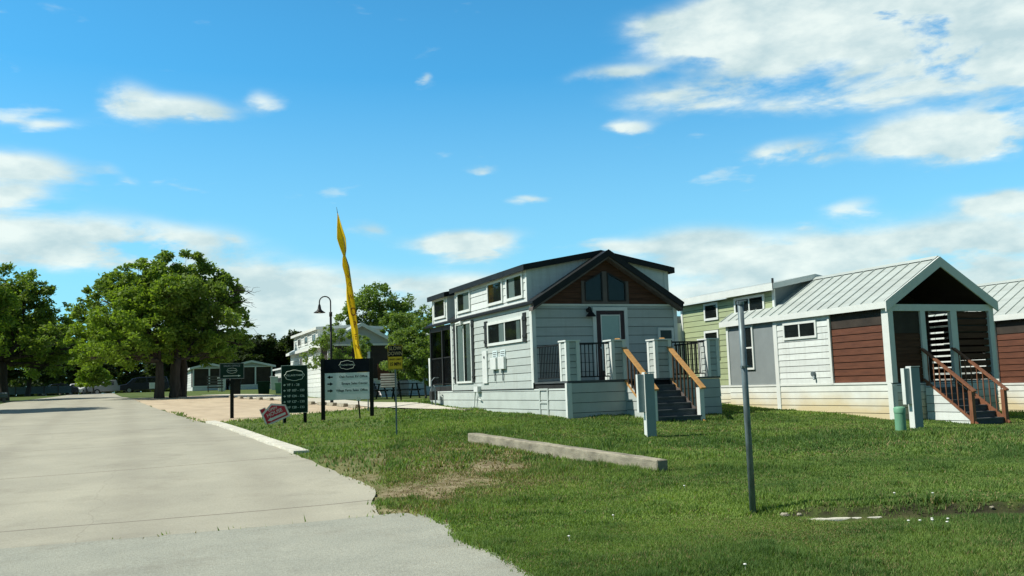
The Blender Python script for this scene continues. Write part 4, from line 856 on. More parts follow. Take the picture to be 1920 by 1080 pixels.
# VF number sign
s = frame_at(4.68, 28.25, 'number_sign', 'tall narrow dark green sign listing five rows of lot numbers', yaw=-.20)
for x in (-.30, .30):
    mb = MB(); mb.box(x-.05, x+.05, -.0, .09, -.5, 1.5); mb.build('post', MT['post'], s)
mb = MB(); mb.box(-.375, .375, -.03, -.002, .34, 1.74); mb.build('panel', MT['darkgreen'], s, bevel=.006)
mb = MB()
for a in ((-.39, -.375, .325, 1.755), (.375, .39, .325, 1.755)): mb.box(a[0], a[1], -.035, .0, a[2], a[3])
mb.box(-.375, .375, -.035, 0, .325, .34); mb.box(-.375, .375, -.035, 0, 1.74, 1.755); mb.build('edge_trim', MT['sage'], s)
emblem(s, 0, 1.45, .56, .30, MT['sage'], y=-.036, th=.010)
for i, (tx, ar) in enumerate((('VF 1 - 28', 0), ('VF 107 - 120', 0), ('VF 124 - 126', 2), ('VF 127 - 130', 0), ('VF 128 - 133', 1))):
    z = 1.165-.168*i; text_obj('lettering', tx, .098, MT['sage'], s, (-.22, -.032, z), FT, 'LEFT', bold=.0015)
    a = {0: 0, 1: math.pi/2, 2: math.pi}[ar]; mb = MB(); c_, s_ = math.cos(a), math.sin(a)
    mb.prism([(-.29+c_*px-s_*pz, -.031, z+s_*px+c_*pz) for px, pz in ((.035, 0), (-.01, .034), (-.01, .012), (-.035, .012), (-.035, -.012), (-.01, -.012), (-.01, -.034))], (0, -.003, 0)); mb.build('arrow', MT['sage'], s)
# sales office single post sign
s = frame_at(3.30, 32.5, 'office_sign', 'small dark green sign on a single black post with badge and arrow', yaw=-.1)
mb = MB(); mb.box(-.06, .06, -.0, .11, -.5, 1.42); mb.box(-.09, .09, -.02, .13, 1.18, 1.30); mb.build('post', MT['post'], s)
mb = MB(); mb.box(-.38, .38, -.03, -.002, 1.36, 1.86); mb.build('panel', MT['darkgreen'], s)
mb = MB()
for a in ((-.395, -.38, 1.345, 1.875), (.38, .395, 1.345, 1.875)): mb.box(a[0], a[1], -.035, .0, a[2], a[3])
mb.box(-.38, .38, -.035, 0, 1.345, 1.36); mb.box(-.38, .38, -.035, 0, 1.86, 1.875); mb.build('edge_trim', MT['grey'], s)
text_obj('lettering', 'SALES OFFICE', .088, MT['grey'], s, (0, -.032, 1.78), FT, bold=.001); emblem(s, 0, 1.62, .32, .17, MT['sage'], y=-.036, th=.006, txt='VILLAGE FARM')
mb = MB(); mb.prism([(-.28, -.031, 1.435), (.20, -.031, 1.435), (.20, -.031, 1.415), (.29, -.031, 1.445), (.20, -.031, 1.475), (.20, -.031, 1.455), (-.28, -.031, 1.455)], (0, -.003, 0)); mb.build('arrow', MT['sage'], s)
# speed sign
s = frame_at(5.436, 19.654, 'speed_sign', 'black and yellow slow down 15 mph sign on thin steel post', yaw=-.25)
mb = MB(); mb.box(-.018, .018, -.006, .03, -.4, 2.05); mb.build('post', MT['galv'], s)
mb = MB(); mb.box(-.158, .158, -.016, -.008, 1.49, 2.02); mb.build('panel', MT['yellow'], s)
mb = MB(); mb.box(-.150, .150, -.019, -.0165, 1.765, 2.012); mb.build('black_field', MT['ink'], s)
mb = MB()
for a in ((-.152, -.146, 1.496, 1.765), (.146, .152, 1.496, 1.765), (-.146, .146, 1.496, 1.502)): mb.box(a[0], a[1], -.0175, -.0165, a[2], a[3])
mb.build('border', MT['ink'], s)
text_obj('lettering', 'SLOW', .115, MT['dimy'], s, (0, -.020, 1.945), FT, bold=.0, sx=.85); text_obj('lettering', 'DOWN', .115, MT['dimy'], s, (0, -.020, 1.832), FT, bold=.0, sx=.85)
text_obj('lettering', 'SPEED LIMIT', .048, MT['ink'], s, (0, -.018, 1.705), FT, bold=.001); text_obj('lettering', '15 MPH', .105, MT['ink'], s, (0, -.018, 1.60), FT, bold=.003, sx=.72)
# red open house arrow
s = thing('open_house_sign', 'tilted red house-shaped yard sign with a white arrow', 'sign', (4.02, 27.6, g(4.02, 27.6)+.10), -.12)
tilt = bpy.data.objects.new
out_ = [(-.35, 0), (.33, 0), (.33, .36), (.0, .56), (-.22, .43), (-.22, .52), (-.33, .52), (-.33, .36)]
def rot2(pts, a, cx=0, cz=.2): c, s_ = math.cos(a), math.sin(a); return [(cx+(x-cx)*c-(z-cz)*s_, cz+(x-cx)*s_+(z-cz)*c) for x, z in pts]
A = R(22)
mb = MB(); mb.prism([(x, -.01, z) for x, z in rot2([(-.37, -.02), (.37, -.02), (.37, .34), (.0, .54), (-.19, .44), (-.19, .50), (-.37, .50), (-.37, .34)], A)], (0, .012, 0)); mb.build('board', MT['pink'], s)
mb = MB(); mb.prism([(x, -.013, z) for x, z in rot2([(-.32, .03), (.32, .03), (.32, .31), (.0, .48), (-.32, .31)], A)], (0, .002, 0)); mb.prism([(x, -.013, z) for x, z in rot2([(-.35, .36), (-.22, .43), (-.22, .48), (-.35, .48)], A)], (0, .002, 0)); mb.build('red_field', MT['red'], s)
mb = MB(); mb.prism([(x, -.017, z) for x, z in rot2([(-.28, .11), (-.16, .05), (-.16, .075), (.27, .075), (.27, .145), (-.16, .145), (-.16, .17)], A)], (0, .003, 0)); mb.build('arrow', MT['pink'], s)
for tx, x, z, sz in (('OPEN', -.02, .37, .10), ('HOUSE', -.01, .245, .145)):
    (qx, qz), = rot2([(x, z)], A); o = text_obj('lettering', tx, sz, MT['pink'], s, (qx, -.017, qz), FT, bold=.002); o.rotation_euler = (R(90), -A, 0)
mb = MB(); mb.tube([(-.2, .01, .05), (-.16, .01, -.2)], .006, 6); mb.tube([(.2, .01, .15), (.24, .01, -.2)], .006, 6); mb.build('wire_stake', MT['galv'], s)

# feather flag
def flag():
    s = thing('feather_flag', 'tall twisted yellow feather flag with dark red lettering behind the wide sign', 'flag', (7.45, 31.05, g(7.45, 31.05)), -.22)
    k = 32.6/1727.09
    # (height px above foot, centre offset px, visible half-width px) measured up the banner
    prof = [(100, 2, 9), (118, 0, 9), (140, -4, 7.5), (160, -8, 5), (178, -11.5, 4.2), (205, -14, 5.5), (232, -17, 6.5), (258, -20, 6.2), (285, -22.5, 4.5), (302, -24.5, 4.8), (320, -27.5, 6.0), (334, -29.5, 3.5), (340, -30, 1.8), (352, -31.5, 4.5), (372, -35.5, 6.8), (392, -38.5, 4.4), (410, -40, 2), (418, -40.8, .5)]
    foot = 56; mb = MB(); n = 10
    pr = np.array(prof, float); hs = np.linspace(pr[0, 0], pr[-1, 0], 90); cs = np.interp(hs, pr[:, 0], pr[:, 1]); ws = np.interp(hs, pr[:, 0], pr[:, 2])
    grid = []
    for i, (h_, c, w) in enumerate(zip(hs, cs, ws)):
        row = []
        for j in range(n+1):
            u = j/n*2-1; dp = .30*math.sin(h_*.022+u*1.5)*(w/9)+.05*math.sin(u*4+h_*.05)
            row.append(((c+u*w*1.12+.5*math.sin(h_*.07+u))*k, dp*.45, (h_-foot)*k))
        grid.append(row)
    b = 0
    for r_ in grid: mb.v += r_
    for i in range(len(grid)-1):
        for j in range(n): a = i*(n+1)+j; mb.f.append((a, a+1, a+n+2, a+n+1)); mb.m.append(0)
    o = mb.build('banner', MT['flag'], s, smooth=True); md = o.modifiers.new('s', 'SOLIDIFY'); md.thickness = .004
    pl = MB(); pp = [(8*k, .02, -.2), (9*k, .02, 60*k)] + [((c+w*.75)*k, .06, (h_-foot)*k) for h_, c, w in prof[:-2]] + [(-40.5*k, .04, (412-foot)*k), (-43*k, .02, (430-foot)*k)]
    pl.tube(pp, [.022]*2+[.016]*(len(pp)-3)+[.006], 6); pl.build('pole', MT['galv'], s)
    for i, (ch, h_, c, sz) in enumerate((('N', 300, -24.5, .13), ('O', 285, -21.5, .12), ('W', 262, -20, .16), ('O', 235, -15.8, .26), ('P', 212, -13.5, .20), ('E', 190, -12, .17), ('N', 172, -10, .15))):
        text_obj('lettering', ch, sz*1.6, MT['flagred'], s, (c*k, -.20, (h_-foot)*k), (R(90), R(-5), 0), bold=.0, sx=.6)
flag()

# street lamp
s = thing('street_lamp', 'black gooseneck street lamp with bell shade behind the signs', 'lamp', (8.25, 40.2, g(8.25, 40.2)), -.2)
mb = MB(); mb.tube([(0, 0, -.3), (0, 0, .5)], .075, 12); mb.tube([(0, 0, .5), (0, 0, 3.85)], .05, 12); mb.tube([(0, 0, 3.8), (0, 0, 4.0)], .07, 12); mb.build('pole', MT['black'], s, smooth=True)
arc = [(0, 0, 4.0), (0, 0, 4.42)]+[(-.24+.24*math.cos(a), 0, 4.45+.24*math.sin(a)) for a in np.linspace(0, math.pi, 9)]+[(-.48, 0, 4.30)]
mb = MB(); mb.tube(arc, .028, 8); mb.build('arm', MT['black'], s, smooth=True)
mb = MB(); mb.lathe([(.04, .12), (.06, .06), (.08, -.08), (.12, -.14), (.26, -.24), (.255, -.25), (.1, -.15)], (-.48, 0, 4.22), 20); mb.build('shade', MT['black'], s, smooth=True)
mb = MB(); mb.lathe([(.07, -.1), (.09, -.17), (.05, -.24), (.0, -.25)], (-.48, 0, 4.22), 12); mb.build('bulb', MT['lampw'], s, smooth=True)

# ------------------------------------------------------------------ near things
def rough_block(name, L_, w, h_, m, parent=None):
    import bmesh
    bm = bmesh.new(); bmesh.ops.create_cube(bm, size=1); bmesh.ops.scale(bm, vec=(w, L_, h_), verts=bm.verts)
    bmesh.ops.subdivide_edges(bm, edges=[e for e in bm.edges if abs(e.verts[0].co.y-e.verts[1].co.y) > L_*.5], cuts=40); bmesh.ops.bevel(bm, geom=[e for e in bm.edges if len(e.link_faces) == 2 and e.calc_face_angle() > 1.2], offset=.03, segments=3, affect='EDGES', profile=.6)
    for v in bm.verts:
        v.co.x += .006*math.sin(v.co.y*9+v.co.z*17)+random.uniform(-.003, .003); v.co.z += .002*math.sin(v.co.y*5.3)+random.uniform(-.003, .003)
    me = bpy.data.meshes.new(name); bm.to_mesh(me); bm.free(); me.materials.append(m); o = bpy.data.objects.new(name, me); COL.objects.link(o)
    if parent: o.parent = parent
    return o
bar = rough_block('concrete_barrier', 5.75, .19, .46, MT['conc']); bar.location = (6.42, 13.83, .255); dzb = (.41-.17)/5.75
bar.rotation_euler = (math.atan(.035), 0, math.atan2(.66, 5.7)); tag(bar, 'long weathered concrete kerb beam lying in the lawn', 'concrete beam')
# steel pole
s = thing('steel_pole', 'plain leaning grey steel pole standing in the near lawn', 'pole', (5.665, 7.585, .12))
mb = MB(); mb.tube([(0, 0, -.2), (-.07, -.09, 1.0), (-.137, -.178, 2.05)], [.032, .031, .029], 16); mb.build('shaft', MT['galv'], s, smooth=True)
mb = MB(); mb.tube([(-.137, -.178, 2.048), (-.139, -.181, 2.075)], .036, 16); mb.tube([(-.18, -.19, 2.07), (-.06, -.17, 2.085)], .008, 6); mb.build('cap', MT['galv'], s)
mb = MB(); mb.tube([(-.097, -.128, 1.43), (-.099, -.130, 1.455)], .036, 16); mb.tube([(-.06, -.13, 1.44), (-.02, -.14, 1.44)], .008, 8); mb.tube([(-.13, -.14, 1.44), (-.15, -.15, 1.44)], .012, 8); mb.build('clamp', MT['galv'], s)
# RV pedestals
def pedestal(label, loc):
    s = thing('utility_pedestal', label, 'utility post', loc, -.25)
    mb = MB(); mb.box(-.09, .09, -.09, .09, -.3, 1.27); mb.build('post', MT['pedm'], s, bevel=.006)
    mb = MB(); mb.box(-.105, -.092, -.095, .095, -.3, 1.28); mb.build('edge_strip', MT['white'], s)
    mb = MB(); mb.box(-.22, -.11, -.05, .07, .52, 1.26); mb.build('meter_box', MT['pedm'], s, bevel=.006)
    mb = MB(); mb.box(-.235, -.222, -.05, .07, .52, 1.26); mb.box(-.1, .1, -.1, .1, 1.283, 1.30); mb.build('box_cover', MT['white'], s)
pedestal('grey blue utility post in front of the grey house stairs', (9.47, 15.76, .33)); pedestal('grey blue utility post beside the round green box', (15.05, 14.5, .28))
s = thing('green_pedestal', 'short round pale green utility bollard on the lawn', 'bollard', (14.22, 14.12, .30))
mb = MB(); mb.lathe([(.105, -.1), (.105, .40), (.0, .40)], n=24); mb.build('barrel', MT['gbox'], s, smooth=False)
mb = MB(); mb.lathe([(.112, .36), (.114, .45), (.10, .475), (.05, .485), (0, .487)], n=24); mb.build('lid', MT['gbox'], s, smooth=True)
# drain culvert strip at right
s = MB(); s.box(-.42, .42, -.03, .05, -.2, .02); o = s.build('drain_edge', MT['kerbc'], bevel=.015); tag(o, 'short pale concrete strip at the edge of the ditch', 'drain')
o.location = (6.17, 6.98, float(lawn(np.array([6.17]), np.array([6.98]))[0])+.0); o.rotation_euler = (0, 0, -math.atan2(.3877, .9218))
for i, (x, y, sc_) in enumerate(((5.78, 7.25, .045), (5.90, 7.19, .028), (7.6, 6.5, .022))):
    import bmesh
    bm = bmesh.new(); bmesh.ops.create_icosphere(bm, subdivisions=2, radius=sc_)
    for v in bm.verts: v.co *= random.uniform(.8, 1.15); v.co.z *= .6
    me = bpy.data.meshes.new('stone'); bm.to_mesh(me); bm.free(); me.materials.append(MT['conc']); o = bpy.data.objects.new('stone', me); COL.objects.link(o); o.location = (x, y, float(lawn(np.array([x]), np.array([y]))[0])+.02)
    tag(o, 'small pale stone on the bank of the ditch', 'stone', 'stones along the ditch')
# little white flowers
fm = mat('petals', (.8, .8, .75), .7); fl0 = None
for i, (x, y) in enumerate(((6.30, 6.25), (6.38, 6.20), (6.47, 6.15), (6.52, 6.2), (6.50, 6.02), (6.62, 6.12), (4.1, 5.62), (3.62, 7.5), (7.1, 7.2), (7.4, 7.0), (6.0, 9.3), (4.45, 8.2))):
    if fl0 is None:
        mb = MB(); mb.lathe([(0, .0), (.009, .002), (.013, .008), (.008, .013), (0, .014)], n=8, c=(0, 0, .05)); mb.tube([(0, 0, 0), (.003, 0, .05)], .0015, 4); o = fl0 = mb.build('clover_flower', fm)
    else: o = fl0.copy(); COL.objects.link(o)
    o.location = (x, y, float(lawn(np.array([x]), np.array([y]))[0])); tag(o, 'tiny white clover flower in the near lawn', 'flower', 'white clover flowers in the lawn')
# small stake with white cap
s = thing('marker_stake', 'thin black stake with a white cap under the wide sign', 'stake', (6.5, 27.6, g(6.5, 27.6)), -.2)
mb = MB(); mb.tube([(.02, 0, -.1), (-.03, 0, .58)], .022, 8); mb.build('shaft', MT['post'], s)
mb = MB(); mb.box(-.09, -.035, -.03, .03, .56, .68); mb.box(-.02, .035, -.03, .03, .56, .68); mb.build('cap', MT['white'], s)
# gas meter by grey house
s = thing('gas_meter', 'dark gas meter on pipes by the rear corner of the grey house', 'gas meter', (9.36, 29.2, .95))
mb = MB(); mb.box(-.12, .10, -.14, .14, .12, .42); mb.build('body', MT['blackp'], s, bevel=.03)
mb = MB(); mb.tube([(0, -.18, -.2), (0, -.18, .55), (0, -.02, .60), (0, -.02, .42)], .022, 8); mb.tube([(0, .2, -.2), (0, .2, .75), (.1, .2, .85), (.26, .2, .85)], .02, 8); mb.tube([(0, .18, .5), (0, .1, .55), (0, .1, .42)], .02); mb.build('pipes', MT['galv'], s)
# splash block
o = MB().box(9.15, 9.45, 25.6, 27.4, g(9.3, 26.5)+.0, g(9.3, 26.5)+.05).build('splash_slab', MT['conc']); tag(o, 'low pale slab lying against the side of the grey house', 'slab')
# wheel stops along drive
ws0 = None
for i in range(13):
    y = 33.3+1.9*i; x = np.interp(y, [28.7, 32, 38.8, 46.4, 57, 74], [8.8, 8.0, 7.95, 7.45, 5.9, 5.2])-.35
    if ws0 is None:
        mb = MB(); mb.prism([(-.11, -.5, 0), (.11, -.5, 0), (.08, -.5, .13), (-.08, -.5, .13)], (0, 1.0, 0)); o = ws0 = mb.build('wheel_stop', MT['conc'], bevel=.015)
    else: o = ws0.copy(); COL.objects.link(o)
    o.location = (x, y, g(x, y)); o.rotation_euler = (0, 0, .04); tag(o, 'concrete wheel stop in the row edging the gravel lot', 'wheel stop', 'wheel stops beside the gravel lot')
# distant bins and boxes
def bin_(name, label, x, y, w, d, h_, m, cat, group=None):
    s = thing(name, label, cat, (x, y, g(x, y)), -.15, group)
    mb = MB(); mb.hexa([(-w*.42, -d*.42, 0), (w*.42, -d*.42, 0), (w*.42, d*.42, 0), (-w*.42, d*.42, 0), (-w/2, -d/2, h_*.9), (w/2, -d/2, h_*.9), (w/2, d/2, h_*.9), (-w/2, d/2, h_*.9)]); mb.build('body', m, s, bevel=.02)
    mb = MB(); mb.box(-w/2-.02, w/2+.02, -d/2-.02, d/2+.02, h_*.9+.003, h_); mb.build('lid', m, s, bevel=.02)
bin_('trash_bin', 'dark green trash bin on the grass left of the number sign', 9.9, 74, .95, .9, .98, MT['darkgreen'], 'bin')
bin_('transformer_box', 'pale green transformer box left of the tall number sign', 11.2, 74, .9, .9, .85, MT['gbox'], 'utility box')
bin_('trash_bin', 'dark bin directly behind the small sign post', 7.9, 74, .55, .6, 1.2, MT['post'], 'bin')
for x, y, lb in ((8.3, 91, 'grey meter pedestal in front of the left far cottage'), (13.0, 90, 'grey meter pedestal in front of the right far cottage')):
    bin_('meter_pedestal', lb, x, y, .7, .4, 1.3, MT['lightpanel'], 'utility post')
# tables and bench at cottage
def picnic(label, x, y, rz):
    s = thing('picnic_table', label, 'picnic table', (x, y, g(x, y)), rz)
    mb = MB()
    for k in range(5): mb.box(-.75, .75, -.34+k*.14, -.34+k*.14+.12, .72, .755)
    mb.build('table_top', MT['post'], s)
    for sg in (-1, 1):
        mb = MB(); mb.box(-.75, .75, min(sg*.55, sg*.80), max(sg*.55, sg*.80), .42, .455); mb.build('bench_seat', MT['post'], s)
    for sx in (-.5, .5):
        mb = MB(); mb.beam((sx, -.25, .72), (sx, -.65, -.05), .06, .06); mb.beam((sx, .25, .72), (sx, .65, -.05), .06, .06); mb.beam((sx, -.7, .40), (sx, .7, .40), .05, .05); mb.build('leg_frame', MT['post'], s)
picnic('black picnic table in front of the gabled cottage, left of the speed sign', 11.3, 45.2, .2); picnic('black picnic table right of the slatted board', 13.1, 45.5, .1)
s = thing('slatted_board', 'reddish slatted board hung on two tall black posts behind the speed sign', 'board', (10.75, 39.5, g(10.75, 39.5)), -.25)
mb = MB(); mb.beam((.15, 0, -.2), (-.05, 0, 1.35), .06, .06); mb.build('post', MT['post'], s); mb = MB(); mb.beam((.42, 0, -.2), (.15, 0, 2.2), .06, .06); mb.build('post', MT['post'], s)
mb = MB()
for k in range(6): mb.box(-.5+.02*(k % 2), .22, -.05, -.02, .62+k*.105, .62+k*.105+.07)
mb.build('slats', MT['pink'], s); mb = MB(); mb.box(-.48, .2, -.015, .01, .60, 1.24); mb.build('backing', MT['slat'], s)
s = thing('slatted_rack', 'low slatted rack in front of the far left cottage', 'rack', (7.5, 88.5, g(7.5, 88.5)), 0)
mb = MB()
for k in range(5): mb.box(-.7, .7, -.1+k*.04, -.06+k*.04, .35+k*.24, .50+k*.24)
mb.build('slats', MT['soffit'], s); mb = MB()
for x in (-.6, .6): mb.beam((x, -.1, -.1), (x, .15, 1.5), .07, .07)
mb.build('frame', MT['post'], s)

# guard rail on the left verge
s = thing('guard_rail', 'low grey guard rail at the left edge of the road', 'guard rail', (-7.6, 62.5, g(-7.6, 62.5)), 0)
mb = MB(); mb.prism([(-3.5, -.02, .28), (-3.5, -.09, .36), (-3.5, -.02, .44), (-3.5, -.09, .52), (-3.5, -.02, .60), (-3.5, .02, .60), (-3.5, -.03, .52), (-3.5, .02, .44), (-3.5, -.03, .36), (-3.5, .02, .28)], (4.6, 0, 0)); mb.build('beam', MT['galv'], s)
for x in (-3, -1.6, -.2, .9): mb = MB(); mb.box(x-.07, x+.07, .02, .14, -.3, .55); mb.build('post', MT['soffit'], s)
s = thing('board_fence', 'low grey fence under the trees beyond the road', 'fence', (-11, 100, g(-9, 100)-.1), 0)
mb = MB(); mb.box(0, 6.2, 0, .05, .3, 1.0); mb.build('panel', MT['galv'], s); mb = MB()
for k in range(6): mb.box(k*1.22, k*1.22+.1, -.03, .08, -.2, 1.1)
build_parts(mb, 'post', MT['soffit'], s)

# ------------------------------------------------------------------ cars
def car(kind, label, loc, rz, paint, group=None):
    L_, H_, Wc = {'van': (5.1, 1.75, 1.95), 'sedan': (4.6, 1.4, 1.8), 'truck': (5.4, 1.7, 1.95)}[kind]
    s = thing('parked_car', label, 'car', loc, rz, group)
    pf = {'van': [(-.5, .18), (-.5, .52), (-.36, .60), (-.24, .93), (-.1, 1), (.44, 1), (.49, .6), (.5, .25), (.47, .18)],
          'sedan': [(-.5, .22), (-.49, .52), (-.25, .62), (-.12, .97), (.0, 1), (.2, .98), (.34, .68), (.49, .62), (.5, .25), (.48, .2)],
          'truck': [(-.5, .22), (-.5, .56), (-.25, .62), (-.16, .97), (.08, 1), (.12, .62), (.5, .6), (.5, .25), (.48, .22)]}[kind]
    mb = MB(); mb.prism([(x*L_, -Wc/2, z*H_) for x, z in pf], (0, Wc, 0)); mb.build('body', paint, s, bevel=.06)
    for sg in (-1, 1):
        y = sg*(Wc/2+.004); q = [(-.21, .64), (-.13, .92), (.03, .94), (.03, .64)]; q2 = {'van': [(.06, .64), (.06, .94), (.42, .94), (.45, .66)], 'sedan': [(.05, .66), (.05, .93), (.17, .92), (.28, .68)], 'truck': None}[kind]
        for w in (q, q2):
            if w: m_ = MB(); m_.poly([(x*L_, y, z*H_) for x, z in w]); m_.build('side_window', MT['cargl'], s)
        for x in (-.31, .31):
            m_ = MB(); m_.tube([(x*L_, sg*(Wc/2-.2), .33), (x*L_, sg*(Wc/2+.02), .33)], .33, 18); wh = m_.build('wheel', MT['rubber'], s); m_ = MB(); m_.tube([(x*L_, sg*(Wc/2+.021), .33), (x*L_, sg*(Wc/2+.03), .33)], .2, 14); m_.build('rim', MT['cars'], wh)
        m_ = MB(); m_.box(-.505*L_, -.485*L_, min(sg*.45, sg*.85), max(sg*.45, sg*.85), .42*H_, .5*H_); m_.build('headlight', MT['lampw'], s)
    p0, p1 = {'van': (3, 2), 'sedan': (3, 2), 'truck': (3, 2)}[kind], 0
    a, c = pf[2], pf[3]; m_ = MB(); m_.poly([((a[0]+(c[0]-a[0])*t_)*L_-.012, y, (a[1]+(c[1]-a[1])*t_)*H_+.012) for t_, y in ((.1, -Wc*.44), (.1, Wc*.44), (.92, Wc*.40), (.92, -Wc*.40))]); m_.build('windshield', MT['cargl'], s)
car('van', 'dark blue van parked in the shade behind the oak trunks', (2.0, 112, g(2, 112)), -.1, MT['carp'])
car('sedan', 'white car far down the road under the trees', (-5.1, 122, g(-5, 122)), 1.3, MT['carw']); car('sedan', 'dark car far down the road left of the white one', (-7.5, 120, g(-7, 120)), .2, MT['carp'])
car('truck', 'silver pickup partly hidden left of the dark van', (-1.6, 122, g(-1.6, 122)), .1, MT['cars'])
s = thing('yard_sign', 'small white yard sign standing before the dark van', 'sign', (2.6, 100, g(2.6, 100)), .3)
mb = MB(); mb.box(-.45, .45, -.01, .01, .35, .95); mb.build('board', MT['white'], s); mb = MB(); mb.tube([(-.3, 0, -.1), (-.3, 0, .4)], .01); mb.tube([(.3, 0, -.1), (.3, 0, .4)], .01); mb.build('stakes', MT['galv'], s)

# ------------------------------------------------------------------ trees
LEAF = {}
def leafm(n, c1, c2):
    if n not in LEAF: LEAF[n] = mat(n, c1, .6, 0, .35, 0, col2=c2, leaf=.42, spec=.2)
    return LEAF[n]
def tree_mesh(name, lobes, trunks, leaf, lm, bm_, seed, dens=1.0, clump=1.0, bare_twigs=()):
    rs = np.random.RandomState(seed); crownV = []; 
    tk = MB(); rnd = random.Random(seed)
    def limb(a, b_, r0, r1, n=5, wob=.12):
        a, b_ = Vector(a), Vector(b_); L_ = (b_-a).length; pts = [a]
        for i in range(1, n):
            t_ = i/n; pts.append(a.lerp(b_, t_)+Vector((rnd.uniform(-1, 1), rnd.uniform(-1, 1), rnd.uniform(-.5, .7)))*wob*L_*math.sin(t_*3.14)*.6)
        pts.append(b_); tk.tube(pts, list(np.linspace(r0, r1, n+1)), 7); return pts
    forks = []
    for (x, y, z, r0) in trunks:   # trunk foot x,y ; fork height z
        p = limb((x, y, -.3), (x*1.3+rnd.uniform(-.15, .15), y+rnd.uniform(-.2, .2), z), r0*1.25, r0*.75, 5, .05); forks.append((p[-1], r0))
    C = []
    for (lx, ly, lz, r_) in lobes:
        f, r0 = min(forks, key=lambda q: (q[0]-Vector((lx, ly, lz))).length); e = Vector((lx, ly, lz-.25*r_)); pts = limb(f, e, r0*.42, r0*.13, 6, .16)
        nsub = int(16*clump*max(.6, r_**1.2))
        for k in range(nsub):
            d = rs.randn(3); d /= np.linalg.norm(d); rad = r_*(.45+.55*rs.rand()**.5); c = np.array([lx, ly, lz])+d*rad*np.array([1, 1, .85]); sr = r_*(.20+.20*rs.rand())
            C.append((c, sr))
            if k % 2 == 0: limb(pts[rnd.randint(3, 6)], tuple(c), r0*.09, r0*.025, 3, .2)
    for tw in bare_twigs:
        for q_ in range(3): limb(Vector(tw[0]).lerp(Vector(tw[1]), .3+.22*q_), Vector(tw[0]).lerp(Vector(tw[1]), .75+.1*q_)+Vector((rnd.uniform(-.1, .5), rnd.uniform(-.3, .3), rnd.uniform(-.75, .75))), .022, .005, 5, .35)
    for tw in bare_twigs: limb(tw[0], tw[1], .055, .010, 7, .32); limb(Vector(tw[0]).lerp(Vector(tw[1]), .5), Vector(tw[1])+Vector((rnd.uniform(-.3, .5), 0, rnd.uniform(-.8, .6))), .02, .005, 5, .3)
    A = []
    for c, sr in C:
        n = int(dens*150*(sr/.5)**1.7*(.2/leaf)**1.6)+12; q = rs.randn(n, 3); q /= np.linalg.norm(q, axis=1)[:, None]; q *= (sr*rs.rand(n)**.45*(1+.35*rs.randn(n)*.4))[:, None]; q[:, 2] *= .75; A.append(q+c)
    A = np.concatenate(A); n = len(A); a = rs.randn(n, 3); a[:, 2] *= .6; a /= np.linalg.norm(a, axis=1)[:, None]; t_ = rs.randn(n, 3); b_ = np.cross(a, t_); b_ /= np.linalg.norm(b_, axis=1)[:, None]
    s_ = leaf*(.55+.8*rs.rand(n))[:, None]/2; V = np.empty((n, 4, 3)); V[:, 0] = A-a*s_; V[:, 1] = A-b_*s_*.55; V[:, 2] = A+a*s_*1.1; V[:, 3] = A+b_*s_*.55
    me = bpy.data.meshes.new(name+'_crown'); me.vertices.add(n*4); me.vertices.foreach_set('co', V.ravel().astype('f')); me.loops.add(n*4); me.loops.foreach_set('vertex_index', np.arange(n*4, dtype='i'))
    me.polygons.add(n); me.polygons.foreach_set('loop_start', np.arange(0, n*4, 4).astype('i')); me.polygons.foreach_set('loop_total', np.full(n, 4, 'i')); me.update(calc_edges=True); me.materials.append(lm)
    return me, tk, n
def tree(name, label, loc, lobes, trunks, leaf, lm, bark, seed, dens=1.0, clump=1.0, twigs=(), group=None, rz=0):
    t_ = thing(name, label, 'tree', loc, rz, group); me, tk, n = tree_mesh(name, lobes, trunks, leaf, lm, bark, seed, dens, clump, twigs)
    c = bpy.data.objects.new('crown', me); COL.objects.link(c); c.parent = t_; tk.build('trunk', bark, t_, smooth=True); return t_
def L3(pts, k, ys=None):   # lobes given as (dx px, dz px, r px) -> metres, with some depth spread
    rnd = random.Random(5); return [(dx*k, rnd.uniform(-1, 1)*.9*k*60, dz*k, r_*k) for dx, dz, r_ in pts]
lm_oak = leafm('oak_leaves', (.23, .32, .070), (.095, .155, .035)); lm_lt = leafm('light_oak_leaves', (.25, .35, .055), (.11, .18, .032)); lm_dk = leafm('dark_leaves', (.055, .085, .026), (.028, .048, .018)); lm_y = leafm('young_leaves', (.21, .30, .085), (.10, .16, .05))
k = .0335
tree('oak_tree', 'tall dark oak with bare twigs on its right side beside the gravel lot', (2.95, 61.3, g(2.95, 61.3)),
     L3([(-60, 228, 40), (-25, 245, 36), (20, 244, 38), (60, 222, 40), (88, 200, 36), (98, 160, 38), (70, 130, 42), (108, 125, 26), (-100, 205, 40), (-132, 190, 34), (-150, 165, 32), (-30, 195, 56), (35, 180, 58), (-80, 150, 50), (20, 130, 50), (95, 95, 26), (118, 100, 18), (55, 80, 36), (-110, 120, 40), (100, 215, 24)], k), [(-.05, 0, 3.0, .30), (.25, .2, 3.2, .26)], .24, lm_oak, MT['bark'], 3, .78, 1.1,
     [((2.4, 0, 6.0), (4.6, -.2, 5.9)), ((2.6, 0, 6.4), (4.3, .2, 7.0)), ((2.6, 0, 5.0), (4.9, 0, 4.3)), ((2.8, 0, 4.6), (4.8, .2, 3.3)), ((2.5, 0, 6.6), (4.7, .1, 6.4))])
